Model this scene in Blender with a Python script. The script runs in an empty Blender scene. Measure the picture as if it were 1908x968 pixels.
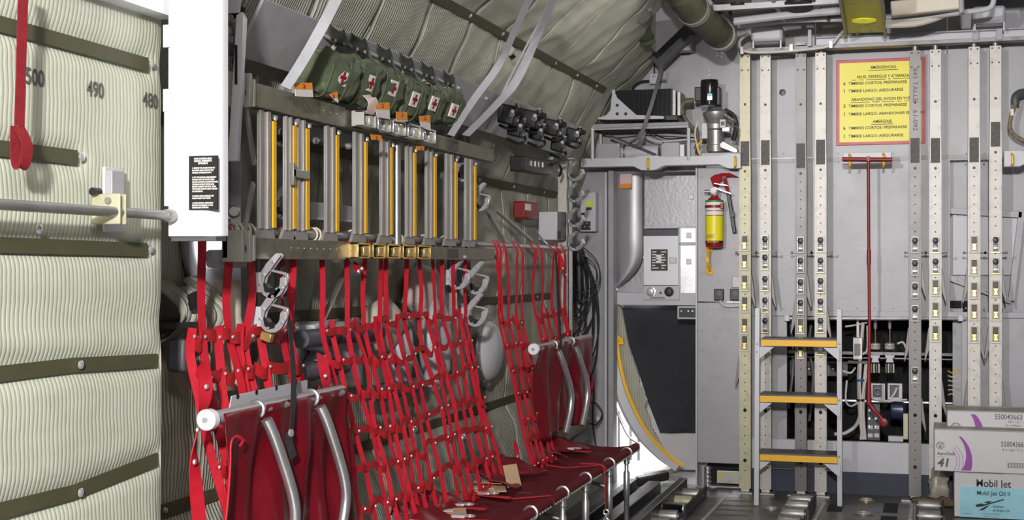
import bpy, bmesh, math, random
from mathutils import Vector, Matrix, noise
random.seed(7)
R = math.radians
scn = bpy.context.scene
COL = scn.collection

# ------------------------------------------------------------ camera, light, exposure
FPX = 2600.0; CX = 954.0; HY = 495.0; CH = 1.5
PSI = math.atan(766 / 2600); CP, SP = math.cos(PSI), math.sin(PSI)
cam = bpy.data.cameras.new('camera'); camo = bpy.data.objects.new('camera', cam); COL.objects.link(camo)
camo.location = (0, 0, CH); camo.rotation_euler = (R(90), 0, PSI)
cam.sensor_width = 36; cam.lens = 36 * FPX / 1908; cam.shift_y = (HY - 484) / 1908; cam.clip_start = 0.05; cam.clip_end = 200
scn.camera = camo
scn.view_settings.view_transform = 'Standard'; scn.view_settings.look = 'None'
scn.view_settings.gamma = 1.0; scn.view_settings.use_curve_mapping = False
scn.view_settings.exposure = 0.0
w = bpy.data.worlds.new('world'); scn.world = w; w.use_nodes = True
w.node_tree.nodes['Background'].inputs[0].default_value = (0.9, 0.95, 1.0, 1)
w.node_tree.nodes['Background'].inputs[1].default_value = 0.11

def lamp(name, kind, loc, target, power, size=0.2, sy=None, color=(1, 1, 1), spot=None):
    l = bpy.data.lights.new(name, kind); l.energy = power; l.color = color
    if kind == 'AREA':
        l.shape = 'RECTANGLE'; l.size = size; l.size_y = sy or size
    elif kind in ('POINT', 'SPOT'):
        l.shadow_soft_size = size
    if kind == 'SPOT': l.spot_size = R(spot or 60); l.spot_blend = 0.9
    o = bpy.data.objects.new(name, l); COL.objects.link(o); o.location = loc
    d = Vector(target) - Vector(loc); o.rotation_euler = d.to_track_quat('-Z', 'Y').to_euler()
    return o
lamp('ramp_lamp', 'AREA', (0.1, -1.6, 2.65), (-1.7, 6.8, 1.1), 430, 0.22, 0.2, (1, .97, .96))
lamp('work_lamp', 'AREA', (-0.25, 0.6, 2.9), (-2.0, 3.6, 1.2), 30, 0.5, 0.4, (1, .98, .94))
lamp('forward_lamp', 'SPOT', (-1.6, 0.3, 2.6), (-0.05, 9.5, 1.95), 900, 0.06, None, (1, .965, .985), 27)
lamp('outdoor_daylight', 'AREA', (-1.9, 10.9, 2.6), (-2.2, 13.5, 0.2), 900, 2.5, 2.0, (1, 1, 1))
lamp('dome_lamp', 'POINT', (-0.9, 7.4, 3.05), (0, 0, 0), 26, 0.2, None, (1, .97, .93))

# ------------------------------------------------------------ pixel ray -> world point in a real plane
def P(px, py, X=None, Y=None, Z=None):
    a = (px - CX) / FPX
    r = (-SP + a * CP, CP + a * SP, -(py - HY) / FPX)
    t = Y / r[1] if Y is not None else X / r[0] if X is not None else (Z - CH) / r[2]
    return Vector((r[0] * t, r[1] * t, CH + r[2] * t))
def rect(px0, px1, py0, py1, Y):
    m = (px0 + px1) / 2
    return P(px0, py0, Y=Y).x, P(px1, py0, Y=Y).x, P(m, py1, Y=Y).z, P(m, py0, Y=Y).z

# ------------------------------------------------------------ materials
MATS = {}
def mat(name, col, rough=.5, metal=0.0, var=.12, vs=6.0, bump=0.0, bs=40.0, spec=.5, emit=None, coat=0, dirt=None, dark=.6):
    if name in MATS: return MATS[name]
    m = bpy.data.materials.new(name); m.use_nodes = True; MATS[name] = m
    nt = m.node_tree; N = nt.nodes; L = nt.links; b = N['Principled BSDF']
    tc = N.new('ShaderNodeTexCoord')
    b.inputs['Roughness'].default_value = rough; b.inputs['Metallic'].default_value = metal
    b.inputs['Specular IOR Level'].default_value = spec
    b.inputs['Coat Weight'].default_value = coat
    nz = N.new('ShaderNodeTexNoise'); nz.inputs['Scale'].default_value = vs; nz.inputs['Detail'].default_value = 6; nz.inputs['Roughness'].default_value = .65
    L.new(tc.outputs['Object'], nz.inputs['Vector'])
    rp = N.new('ShaderNodeValToRGB'); rp.color_ramp.elements[0].position = .3; rp.color_ramp.elements[1].position = .7
    c = Vector(col)
    lo = c * (1 - var); hi = c * (1 + var)
    rp.color_ramp.elements[0].color = (*lo, 1); rp.color_ramp.elements[1].color = (*[min(1, v) for v in hi], 1)
    L.new(nz.outputs['Fac'], rp.inputs['Fac'])
    out = rp.outputs['Color']
    if dirt:   # patchy wear
        n2 = N.new('ShaderNodeTexNoise'); n2.inputs['Scale'].default_value = vs * 2.7; n2.inputs['Detail'].default_value = 8
        L.new(tc.outputs['Object'], n2.inputs['Vector'])
        r2 = N.new('ShaderNodeValToRGB'); r2.color_ramp.elements[0].position = .52; r2.color_ramp.elements[1].position = .68
        r2.color_ramp.elements[0].color = (0, 0, 0, 1); r2.color_ramp.elements[1].color = (dark, dark, dark, 1)
        L.new(n2.outputs['Fac'], r2.inputs['Fac'])
        mx = N.new('ShaderNodeMixRGB'); L.new(r2.outputs['Color'], mx.inputs['Fac']); L.new(out, mx.inputs['Color1']); mx.inputs['Color2'].default_value = (*dirt, 1)
        out = mx.outputs['Color']
    L.new(out, b.inputs['Base Color'])
    mr = N.new('ShaderNodeMapRange'); mr.inputs['To Min'].default_value = max(0.03, rough - .08); mr.inputs['To Max'].default_value = min(1, rough + .1)
    L.new(nz.outputs['Fac'], mr.inputs['Value']); L.new(mr.outputs['Result'], b.inputs['Roughness'])
    if bump:
        n3 = N.new('ShaderNodeTexNoise'); n3.inputs['Scale'].default_value = bs; n3.inputs['Detail'].default_value = 4
        L.new(tc.outputs['Object'], n3.inputs['Vector'])
        bp = N.new('ShaderNodeBump'); bp.inputs['Strength'].default_value = bump; bp.inputs['Distance'].default_value = .01
        L.new(n3.outputs['Fac'], bp.inputs['Height']); L.new(bp.outputs['Normal'], b.inputs['Normal'])
    if emit:
        b.inputs['Emission Color'].default_value = (*emit[0], 1); b.inputs['Emission Strength'].default_value = emit[1]
    return m

def quilt(name, col, col2, pu, pv, strength, slant=.35, dist=.006):
    """padded blanket: vertical ribs broken by small scallops; U = first UV (metres along), V = metres up"""
    m = bpy.data.materials.new(name); m.use_nodes = True; MATS[name] = m
    nt = m.node_tree; N = nt.nodes; L = nt.links; b = N['Principled BSDF']
    b.inputs['Roughness'].default_value = .75; b.inputs['Specular IOR Level'].default_value = .25
    uv = N.new('ShaderNodeUVMap'); uv.uv_map = 'UVMap'
    wn = N.new('ShaderNodeTexNoise'); wn.inputs['Scale'].default_value = 3; wn.inputs['Detail'].default_value = 3; L.new(uv.outputs[0], wn.inputs['Vector'])
    sp = N.new('ShaderNodeSeparateXYZ'); L.new(uv.outputs[0], sp.inputs[0])
    def M(op, a, bb=None, c=None):
        n = N.new('ShaderNodeMath'); n.operation = op
        for i, v in enumerate((a, bb, c)):
            if v is None: continue
            if isinstance(v, (int, float)): n.inputs[i].default_value = v
            else: L.new(v, n.inputs[i])
        return n.outputs[0]
    u = M('MULTIPLY', sp.outputs[0], 1 / pu); v = M('MULTIPLY', sp.outputs[1], 1 / pv)
    wob = M('MULTIPLY', wn.outputs['Fac'], 1.0)
    vv = M('ADD', v, M('MULTIPLY', wn.outputs['Fac'], .8))
    tri = M('PINGPONG', vv, 1.0)
    uu = M('ADD', M('ADD', u, wob), M('MULTIPLY', tri, slant))
    ridge = M('ABSOLUTE', M('SINE', M('MULTIPLY', uu, math.pi)))
    ridge = M('POWER', ridge, .6)
    cross = M('MULTIPLY', M('ABSOLUTE', M('SINE', M('MULTIPLY', vv, math.pi))), .35)
    h = M('ADD', ridge, cross)
    big = N.new('ShaderNodeTexNoise'); big.inputs['Scale'].default_value = 9; big.inputs['Detail'].default_value = 5; L.new(uv.outputs[0], big.inputs['Vector'])
    h = M('ADD', h, M('MULTIPLY', big.outputs['Fac'], 1.6))
    bp = N.new('ShaderNodeBump'); bp.inputs['Strength'].default_value = strength; bp.inputs['Distance'].default_value = dist
    L.new(h, bp.inputs['Height']); L.new(bp.outputs['Normal'], b.inputs['Normal'])
    rp = N.new('ShaderNodeValToRGB'); rp.color_ramp.elements[0].position = .3; rp.color_ramp.elements[1].position = .65
    rp.color_ramp.elements[0].color = (*col2, 1); rp.color_ramp.elements[1].color = (*col, 1)
    L.new(big.outputs['Fac'], rp.inputs['Fac']); L.new(rp.outputs['Color'], b.inputs['Base Color'])
    return m

INS = quilt('insulation_quilt', (.46, .46, .38), (.395, .395, .325), .019, .10, .85, .3, .006)
INW = quilt('insulation_quilt_lit', (.56, .58, .47), (.52, .54, .43), .016, .060, .36, .28, .0045)  # same blanket in a lighter tone: the stronger light here is painted in
STRAPD = mat('olive_strap', (.075, .072, .035), .6, 0, .15, 8)
GREY = mat('grey_paint', (.36, .355, .375), .38, 0, .06, 3, .05, 60, .5, dirt=(.26, .25, .25), dark=.35)
GREY2 = mat('grey_paint_worn', (.30, .295, .305), .45, .1, .12, 4, .08, 60, dirt=(.13, .12, .11), dark=.5)
DGREY = mat('dark_grey_paint_and_shade', (.09, .09, .1), .5, 0, .15, 5)  # paint of dark parts; on the ceiling slabs it stands for shade
LGREY = mat('light_grey_paint', (.52, .52, .55), .4, 0, .05, 4)
WHITE = mat('white_paint', (.80, .80, .84), .35, 0, .03, 3)
BLUE = mat('blue_black_kickplate', (.03, .036, .06), .6, 0, .2, 6)
BLACK = mat('black_plastic', (.012, .012, .013), .4, 0, .2, 10)
BLACKC = mat('black_cloth', (.022, .023, .027), .85, 0, .25, 12, .2, 200)
VOID = mat('void_black', (.006, .006, .007), .8)  # near-black for recess linings, holes and the dark sheet under the cabinet
ALU = mat('aluminium', (.62, .61, .62), .33, .85, .1, 9, .03, 90)
ALUP = mat('painted_aluminium_post', (.50, .48, .44), .42, .12, .08, 7, .05, 80, dirt=(.30, .27, .2), dark=.45)
ALUG = mat('grey_anodised_post', (.17, .16, .155), .40, .2, .12, 7, .05, 80, dirt=(.15, .14, .13), dark=.5)
ALUY = mat('yellowed_post', (.48, .455, .31), .42, .12, .12, 7, .05, 80, dirt=(.30, .28, .14), dark=.5)
CHROME = mat('chrome', (.78, .78, .80), .24, .7, .05, 12)
BRASS = mat('brass_plate', (.72, .52, .20), .28, .75, .1, 15)
STEEL = mat('dull_steel', (.36, .35, .34), .42, .7, .15, 10, .08, 60)
OLIVE = mat('olive_metal', (.20, .185, .135), .38, .4, .14, 8, .05, 60, dirt=(.08, .075, .05), dark=.5)
SLAT = mat('grey_slat', (.38, .355, .335), .4, .35, .1, 8)
YEL = mat('yellow_paint', (.85, .46, .012), .45, 0, .05, 8)
YELS = mat('yellow_sign', (.82, .73, .02), .4, 0, .04, 5)
REDS = mat('red_sign', (.46, .018, .045), .4, 0, .05, 5)
RED = mat('red_webbing', (.55, .009, .026), .55, 0, .14, 30, .25, 350)
REDF = mat('red_vinyl', (.15, .003, .010), .36, 0, .2, 7, .12, 30, .4)
REDM = mat('red_seat_mesh', (.15, .006, .014), .7, 0, .2, 60, .5, 500, .3)
REDP = mat('red_enamel', (.30, .004, .008), .34, 0, .08, 8, coat=.15)
REDD = mat('dark_red_rod', (.24, .012, .014), .4, 0, .12, 12)
REDK = mat('dark_red_webbing', (.19, .006, .012), .7, 0, .2, 30, .3, 300)
GREEN = mat('olive_green_canvas', (.12, .138, .086), .7, 0, .2, 14, .5, 22, .25)
GREEND = mat('dark_green_canvas', (.03, .034, .02), .8, 0, .2, 14)
ORANGE = mat('orange_card', (.90, .30, .01), .6, 0, .04)
CARD = mat('white_card', (.80, .76, .72), .6, 0, .04)
PINKC = mat('pinkish_card', (.72, .56, .52), .7, 0, .06)
CREAM = mat('cream_paint', (.62, .56, .46), .5, 0, .08, 5)
TAN = mat('tan_card', (.62, .42, .26), .7, 0, .08)
WEBW = mat('grey_webbing', (.42, .42, .45), .6, 0, .08, 30, .2, 300)
WEBD = mat('dark_grey_webbing', (.14, .14, .15), .6, 0, .1, 30, .2, 300)
FLOORM = mat('worn_floor_metal', (.20, .19, .185), .36, .55, .35, 2.2, .12, 30, dirt=(.07, .065, .06), dark=.6)
CABLEB = mat('black_cable', (.018, .018, .02), .45)
CABLEW = mat('white_cable', (.60, .58, .53), .5)
BROWN = mat('brown_placard', (.10, .09, .085), .6, .1, .4, 60, .2, 200)
INK = mat('black_ink', (.015, .015, .015), .6)
INKG = mat('grey_ink', (.10, .10, .09), .6)
PURP = mat('purple_print', (.28, .045, .32), .5)
CYAN = mat('cyan_print', (.30, .60, .70), .5)
BOXW = mat('white_carton', (.60, .585, .60), .55, 0, .04, 5, .03, 60)
BOXT = mat('carton_tape', (.33, .31, .27), .5, 0, .15, 12)
FOIL = mat('dimpled_foil', (.34, .34, .35), .45, .7, .1, 5, .14, 45)
POLI = mat('polished_metal', (.42, .41, .42), .45, .75, .1, 2)
DUCT = mat('olive_duct', (.07, .075, .045), .5, .1, .3, 10, .4, 30)
MUSTARD = mat('mustard_beam', (.58, .52, .08), .42, .1, .12, 6, dirt=(.40, .38, .34), dark=.9)
GLASS = mat('frosted_window', (.9, .92, .95), .3, 0, .02, emit=((.93, .96, 1), 1.6))

# ------------------------------------------------------------ mesh builder
class MB:
    def __init__(s): s.v = []; s.f = []; s.uv = None
    def add(s, vs, fs):
        n = len(s.v); s.v += [Vector(v) for v in vs]; s.f += [tuple(i + n for i in f) for f in fs]; return s
    def box(s, x0, x1, y0, y1, z0, z1):
        if x0 > x1: x0, x1 = x1, x0
        if y0 > y1: y0, y1 = y1, y0
        if z0 > z1: z0, z1 = z1, z0
        return s.add([(x0, y0, z0), (x1, y0, z0), (x1, y1, z0), (x0, y1, z0), (x0, y0, z1), (x1, y0, z1), (x1, y1, z1), (x0, y1, z1)],
                     [(0, 3, 2, 1), (4, 5, 6, 7), (0, 1, 5, 4), (1, 2, 6, 5), (2, 3, 7, 6), (3, 0, 4, 7)])
    def pbox(s, px0, px1, py0, py1, Y, dep):
        x0, x1, z0, z1 = rect(px0, px1, py0, py1, Y); return s.box(x0, x1, Y, Y + dep, z0, z1)
    def obox(s, c, u, v, w):
        c, u, v, w = map(Vector, (c, u, v, w)); r = []
        for k in (-1, 1):
            for a, b in ((-1, -1), (1, -1), (1, 1), (-1, 1)): r.append(c + u * a + v * b + w * k)
        fs = [(0, 3, 2, 1), (4, 5, 6, 7), (0, 1, 5, 4), (1, 2, 6, 5), (2, 3, 7, 6), (3, 0, 4, 7)]
        if u.cross(v).dot(w) < 0: fs = [f[::-1] for f in fs]
        return s.add(r, fs)
    def beam(s, a, b, wid, thick, up=(0, 0, 1)):
        a, b = Vector(a), Vector(b); d = b - a; L = d.length; d.normalize(); up = Vector(up)
        u = d.cross(up); u = u.normalized() if u.length > 1e-4 else Vector((1, 0, 0)); v = u.cross(d)
        return s.obox((a + b) / 2, d * L / 2, u * wid / 2, v * thick / 2)
    def prism(s, pts, o, u, v, wv):
        o, u, v, wv = map(Vector, (o, u, v, wv)); n = len(pts)
        A = [o + u * p[0] + v * p[1] for p in pts]; B = [a + wv for a in A]
        area = sum(pts[i][0] * pts[(i + 1) % n][1] - pts[(i + 1) % n][0] * pts[i][1] for i in range(n))
        flip = (area > 0) == (u.cross(v).dot(wv) > 0)
        fs = [tuple(range(n)), tuple(range(2 * n - 1, n - 1, -1))] + [((i + 1) % n, i, n + i, n + (i + 1) % n) for i in range(n)]
        if flip: fs = [f[::-1] for f in fs]
        return s.add(A + B, fs)
    def tube(s, pts, r, n=10, caps=True, closed=False):
        pts = [Vector(p) for p in pts]; m = len(pts); rr = r if isinstance(r, (list, tuple)) else [r] * m
        rings = []; prev = None
        for i, p in enumerate(pts):
            if closed: t = pts[(i + 1) % m] - pts[i - 1]
            else: t = pts[min(i + 1, m - 1)] - pts[max(i - 1, 0)]
            t = t.normalized() if t.length > 1e-9 else Vector((0, 0, 1))
            if prev is None:
                a = Vector((0, 0, 1)) if abs(t.z) < .9 else Vector((1, 0, 0)); u = t.cross(a).normalized()
            else:
                u = prev - t * prev.dot(t); u = u.normalized() if u.length > 1e-6 else t.orthogonal().normalized()
            prev = u; v = t.cross(u)
            rings.append([p + (u * math.cos(2 * math.pi * k / n) + v * math.sin(2 * math.pi * k / n)) * rr[i] for k in range(n)])
        vs = [q for g in rings for q in g]; fs = []
        for i in range(m if closed else m - 1):
            j = (i + 1) % m
            for k in range(n):
                fs.append((i * n + k, i * n + (k + 1) % n, j * n + (k + 1) % n, j * n + k))
        if caps and not closed: fs += [tuple(range(n - 1, -1, -1)), tuple(range((m - 1) * n, m * n))]
        return s.add(vs, fs)
    def cyl(s, a, b, r, n=16, r2=None): return s.tube([a, b], [r, r if r2 is None else r2], n)
    def lathe(s, prof, o, ax, n=24):
        o, ax = Vector(o), Vector(ax).normalized()
        return s.tube([o + ax * h for _, h in prof], [max(r, 1e-4) for r, _ in prof], n) if all(prof[i][1] != prof[i + 1][1] for i in range(len(prof) - 1)) else s._lathe(prof, o, ax, n)
    def _lathe(s, prof, o, ax, n):
        u = ax.orthogonal().normalized(); v = ax.cross(u); m = len(prof)
        vs = [o + ax * h + (u * math.cos(2 * math.pi * k / n) + v * math.sin(2 * math.pi * k / n)) * max(r, 1e-4) for r, h in prof for k in range(n)]
        fs = [(i * n + k, i * n + (k + 1) % n, (i + 1) * n + (k + 1) % n, (i + 1) * n + k) for i in range(m - 1) for k in range(n)]
        return s.add(vs, fs + [tuple(range(n - 1, -1, -1)), tuple(range((m - 1) * n, m * n))])
    def ribbon(s, pts, wd, wid, th=.003):
        """flat webbing: wd = width direction (one vector or one per point)"""
        pts = [Vector(p) for p in pts]; m = len(pts); vs = []
        for i, p in enumerate(pts):
            t = (pts[min(i + 1, m - 1)] - pts[max(i - 1, 0)]).normalized()
            d = Vector(wd[i] if isinstance(wd, list) else wd); d = (d - t * d.dot(t)); d = d.normalized() if d.length > 1e-5 else t.orthogonal().normalized()
            nn = t.cross(d); ww = wid[i] if isinstance(wid, list) else wid
            vs += [p - d * ww / 2 - nn * th / 2, p + d * ww / 2 - nn * th / 2, p + d * ww / 2 + nn * th / 2, p - d * ww / 2 + nn * th / 2]
        fs = [(0, 1, 2, 3)]
        for i in range(m - 1):
            for k in range(4): fs.append((i * 4 + k, (i + 1) * 4 + k, (i + 1) * 4 + (k + 1) % 4, i * 4 + (k + 1) % 4))
        fs.append(tuple((m - 1) * 4 + k for k in (3, 2, 1, 0)))
        return s.add(vs, fs)
    def ball(s, c, rx, ry=None, rz=None, n=12, m=8):
        ry = ry or rx; rz = rz or rx; c = Vector(c); vs = [c + Vector((0, 0, rz))]; 
        for i in range(1, m):
            t = math.pi * i / m
            for k in range(n): a = 2 * math.pi * k / n; vs.append(c + Vector((rx * math.sin(t) * math.cos(a), ry * math.sin(t) * math.sin(a), rz * math.cos(t))))
        vs.append(c - Vector((0, 0, rz))); fs = [(0, 1 + k, 1 + (k + 1) % n) for k in range(n)]
        for i in range(m - 2):
            for k in range(n): fs.append((1 + i * n + k, 1 + (i + 1) * n + k, 1 + (i + 1) * n + (k + 1) % n, 1 + i * n + (k + 1) % n))
        l = 1 + (m - 1) * n - n
        fs += [(len(vs) - 1, l + (k + 1) % n, l + k) for k in range(n)]
        return s.add(vs, fs)
    def grid(s, fn, nu, nv):
        """fn(i,j)->point ; two-sided sheet"""
        vs = [fn(i, j) for j in range(nv) for i in range(nu)]
        return s.add(vs, [(j * nu + i, j * nu + i + 1, (j + 1) * nu + i + 1, (j + 1) * nu + i) for j in range(nv - 1) for i in range(nu - 1)])
    def build(s, name, m, parent=None, smooth=True, bevel=0, kind=None, solid=0, ang=35, near=None):
        me = bpy.data.meshes.new(name)
        if parent is not None: org = world_loc(parent)
        else:
            lo = Vector((min(v.x for v in s.v), min(v.y for v in s.v), min(v.z for v in s.v))); hi = Vector((max(v.x for v in s.v), max(v.y for v in s.v), 0))
            org = Vector(((lo.x + hi.x) / 2, (lo.y + hi.y) / 2, lo.z))
        me.from_pydata([tuple(v - org) for v in s.v], [], s.f); me.validate(); me.update()
        bm = bmesh.new(); bm.from_mesh(me); bmesh.ops.recalc_face_normals(bm, faces=bm.faces); bm.to_mesh(me); bm.free()
        if parent is not None and name in FASTEN and KM.get(parent.name):
            tgt = max(KM[parent.name], key=lambda q: max(q.dimensions)) if near is None else near; bm = bmesh.new(); bm.from_mesh(tgt.data); k = len(tgt.data.materials); n0 = len(bm.faces)
            bm.from_mesh(me); bm.faces.ensure_lookup_table(); sh = org - world_loc(tgt)
            vs_ = {v for f in bm.faces[n0:] for v in f.verts}
            for v in vs_: v.co += sh
            for f in bm.faces[n0:]: f.material_index = k; f.smooth = True
            tgt.data.materials.append(m); bm.to_mesh(tgt.data); bm.free(); tgt.data.set_sharp_from_angle(angle=R(ang)); bpy.data.meshes.remove(me); return tgt
        o = bpy.data.objects.new(name, me); COL.objects.link(o)
        if parent is not None: o.parent = parent; KM.setdefault(parent.name, []).append(o)
        else: o.location = org
        me.materials.append(m)
        if smooth:
            for p in me.polygons: p.use_smooth = True
            me.set_sharp_from_angle(angle=R(ang))
        if solid:
            md = o.modifiers.new('solid', 'SOLIDIFY'); md.thickness = solid; md.offset = 0
        if bevel:
            md = o.modifiers.new('edge', 'BEVEL'); md.width = bevel; md.segments = 2; md.limit_method = 'ANGLE'; md.angle_limit = R(40)
        if kind: o['kind'] = kind
        return o
FASTEN = {'rivets', 'bolts', 'bolt_holes', 'screws', 'studs', 'snap_rivets', 'holes', 'snaps', 'rivet'}; KM = {}
def world_loc(o):
    l = Vector(o.location)
    while o.parent is not None: o = o.parent; l = l + Vector(o.location)
    return l
def tag(o, label, cat, group=None):
    o['label'] = label; o['category'] = cat
    if group: o['group'] = group
    return o
def thing(name, label, cat, loc, group=None):
    o = bpy.data.objects.new(name, None); COL.objects.link(o); o.location = loc; o.empty_display_size = .05
    return tag(o, label, cat, group)
def kids(o): return [c for c in COL.objects if c.parent == o]
def dup(root, dloc=None, label=None, parent=None, childmap=None):
    def cp(o, par):
        c = o.copy(); COL.objects.link(c)
        if par is not None: c.parent = par
        for ch in childmap.get(o.name, []) if childmap else o.children: cp(ch, c)
        return c
    r = cp(root, parent)
    if dloc is not None: r.location = dloc
    if label: r['label'] = label
    return r
def text(s, size, o, right, up, m, parent, name='lettering', bold=0.0, align='CENTER', sx=1.0, spacing=1.0):
    cu = bpy.data.curves.new('txt', 'FONT'); cu.body = s; cu.size = size; cu.align_x = align; cu.align_y = 'CENTER'; cu.offset = bold * size; cu.extrude = 0.0006; cu.resolution_u = 3; cu.space_character = spacing
    t = bpy.data.objects.new('txt', cu); me = bpy.data.meshes.new_from_object(t)
    right = Vector(right).normalized(); up = Vector(up); up = (up - right * up.dot(right)).normalized(); n = right.cross(up)
    Mx = Matrix((right * sx, up, n)).transposed().to_4x4(); org = world_loc(parent); Mx.translation = Vector(o) - org
    me.transform(Mx); me.materials.append(m)
    ob = bpy.data.objects.new(name, me); COL.objects.link(ob); ob.parent = parent
    bpy.data.objects.remove(t); bpy.data.curves.remove(cu)
    return ob
def arc(c, r, a0, a1, n, u=(1, 0, 0), v=(0, 0, 1)):
    c, u, v = Vector(c), Vector(u), Vector(v)
    return [c + (u * math.cos(R(a0 + (a1 - a0) * i / n)) + v * math.sin(R(a0 + (a1 - a0) * i / n))) * r for i in range(n + 1)]
def spline(pts, n=8):
    pts = [Vector(p) for p in pts]; out = []
    for i in range(len(pts) - 1):
        p0 = pts[max(i - 1, 0)]; p1 = pts[i]; p2 = pts[i + 1]; p3 = pts[min(i + 2, len(pts) - 1)]
        for k in range(n):
            t = k / n; out.append(.5 * ((2 * p1) + (p2 - p0) * t + (2 * p0 - 5 * p1 + 4 * p2 - p3) * t * t + (3 * p1 - p0 - 3 * p2 + p3) * t ** 3))
    return out + [pts[-1]]
X_, Y_, Z_ = Vector((1, 0, 0)), Vector((0, 1, 0)), Vector((0, 0, 1))
YB = 9.5; YP = 9.25
WC = Vector((-.42, 0, 1.53)); WR = 1.97
def wp(th, Y, off=0): return Vector((WC.x - (WR - off) * math.cos(R(th if th > 0 else th * .55)), Y, WC.z + (WR - off) * math.sin(R(th))))
def S(name, mb, m, **k): return mb.build(name, m, None, kind='structure', **k)

# ============================================================ SETTING
S('floor', MB().box(-2.1, 1.5, -4, 9.44, -.06, 0), FLOORM)
# curved side wall insulation, pinched along the strap lines
STH = [-42, -24.5, -6.7, 13, 35.3, 56, 78]
def blanket(name, th0, th1, y0, y1, nth, ny, amp=.03, m=INS):
    mb = MB(); uvs = []
    def off(th, Y):
        ds = min(abs(th - t) for t in STH)
        puff = amp * (1 - math.exp(-(ds / 3.0) ** 2))
        sag = .030 * noise.noise(Vector((Y * 1.6, th * .06, 3.1))) + .010 * noise.noise(Vector((Y * 5 + th * .12, th * .10, 9)))
        fold = .010 * abs(noise.noise(Vector((Y * 3.2 - th * .11, th * .03 + 5, 1)))) * 2
        seam = .02 * math.exp(-((((Y + .18) % .51) - .25) / .012) ** 2)
        return puff + sag * min(1, ds / 4) - fold + 0.02 - seam
    for j in range(nth + 1):
        th = th0 + (th1 - th0) * j / nth
        for i in range(ny + 1):
            Y = y0 + (y1 - y0) * i / ny
            mb.v.append(wp(th, Y, off(th, Y))); uvs.append((Y, R(th) * WR))
    n = ny + 1
    mb.f = [(j * n + i, j * n + i + 1, (j + 1) * n + i + 1, (j + 1) * n + i) for j in range(nth) for i in range(ny)]
    o = S(name, mb, m, ang=180); me = o.data; l = me.uv_layers.new(name='UVMap')
    for lp in me.loops: l.data[lp.index].uv = uvs[lp.vertex_index]
    return o
blanket('wall_outboard', -55, 96, 3.42, 9.49, 230, 330)
blanket('ceiling', 30, 96, -3.0, 3.42, 60, 60)
S('ceiling', MB().box(-.42, 2.2, -3.0, 6.4, 3.55, 3.6), DGREY)  # roof slab in dark grey: its shade is put into the colour
S('wall_left', MB().box(-2.42, -2.10, -3.0, 3.40, -.02, 2.5), GREY2)

# near wheel-well wall: quilted panel with sagging bulges between its straps
SL = []   # strap centre lines as (Y0,z0,Y1,z1 ...) on X=-1.98
def wl(px, py): p = P(px, py, X=-1.97); return (p.y, p.z)
strap_lines = [[(-60, 22), (289, 120)], [(-60, 266), (158, 293)], [(-60, 453), (287, 465)], [(-60, 705), (150, 680), (306, 671)], [(-60, 970), (150, 917), (306, 855)]]
SLY = [[wl(*q) for q in l] for l in strap_lines]
def nearest(Y, z):
    best = 9
    for l in SLY:
        if Y > l[-1][0] + .03: continue
        for (a, b), (c, d) in zip(l, l[1:]):
            if a - 1.2 <= Y <= c + .03:
                zz = b + (d - b) * (Y - a) / (c - a); best = min(best, abs(z - zz))
    return best
mb = MB(); uvs = []; ny, nz = 150, 330; Yn, Yf, z0, z1 = -1.5, wl(317, 400)[0], 0.0, 2.62
for j in range(nz + 1):
    z = z0 + (z1 - z0) * j / nz
    for i in range(ny + 1):
        Y = Yn + (Yf - Yn) * i / ny; ds = nearest(Y, z)
        edge = min(1, (Yf - Y) / .04)
        puff = .017 * (1 - math.exp(-(ds / .035) ** 2)) * (.4 + .6 * edge)
        sag = .003 * noise.noise(Vector((Y * 3, z * 4, 2))) - .010 * max(0, math.sin(z * 9.0 + Y * .6)) ** 8 * .6
        mb.v.append(Vector((-2.005 + puff + sag, Y, z))); uvs.append((Y, z))
n = ny + 1; mb.f = [(j * n + i, j * n + i + 1, (j + 1) * n + i + 1, (j + 1) * n + i) for j in range(nz) for i in range(ny)]
o = S('wall_left', mb, INW, ang=180); l = o.data.uv_layers.new(name='UVMap')
for lp in o.data.loops: l.data[lp.index].uv = uvs[lp.vertex_index]
S('wall_left', MB().box(-2.12, -2.03, Yn, Yf, 0, 2.5), DGREY)
lab = ['topmost olive retaining strap on the pale quilted side panel, above the stencilled numbers', 'short olive retaining strap on the pale quilted panel, under the stencilled numbers',
       'olive retaining strap on the pale quilted panel just under the grey handrail', 'olive retaining strap across the quilted panel halfway down, with one middle snap', 'lowest olive retaining strap on the quilted panel, bent upward past its snap']
snapx = [(283, 119), (152, 292), (281, 464), (150, 679), (150, 917)]
for k, l in enumerate(strap_lines):
    t = thing('retaining_strap', lab[k], 'strap', P(*l[-1], X=-1.985), 'straps on the quilted panel')
    pts = []
    for (a, b), (c, d) in zip(SLY[k], SLY[k][1:]):
        for q in range(12): pts.append(Vector((-1.991, a + (c - a) * q / 12, b + (d - b) * q / 12)))
    pts.append(Vector((-1.991, *SLY[k][-1])))
    MB().ribbon([Vector((p.x, p.y, p.z)) for p in pts], (0, 0, 1), .036, .004).build('webbing', STRAPD, t)
    c = P(*snapx[k], X=-1.985)
    MB().lathe([(.011, 0), (.011, .003), (.007, .006), (.003, .0065)], c, X_, 14).build('snap', CHROME, t)
for s_, px, py in (('500', 65, 145), ('490', 178, 168), ('480', 280, 188)):
    p = P(px, py, X=-1.9855)
    t = thing('stencilled_number', 'black stencilled number %s painted on the pale quilted panel' % s_, 'marking', p, 'station numbers on the quilted panel')
    text(s_, .054, p, (0, 1, 0), (0, 0, 1), INKG, t, bold=.012, sx=.92)
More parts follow.
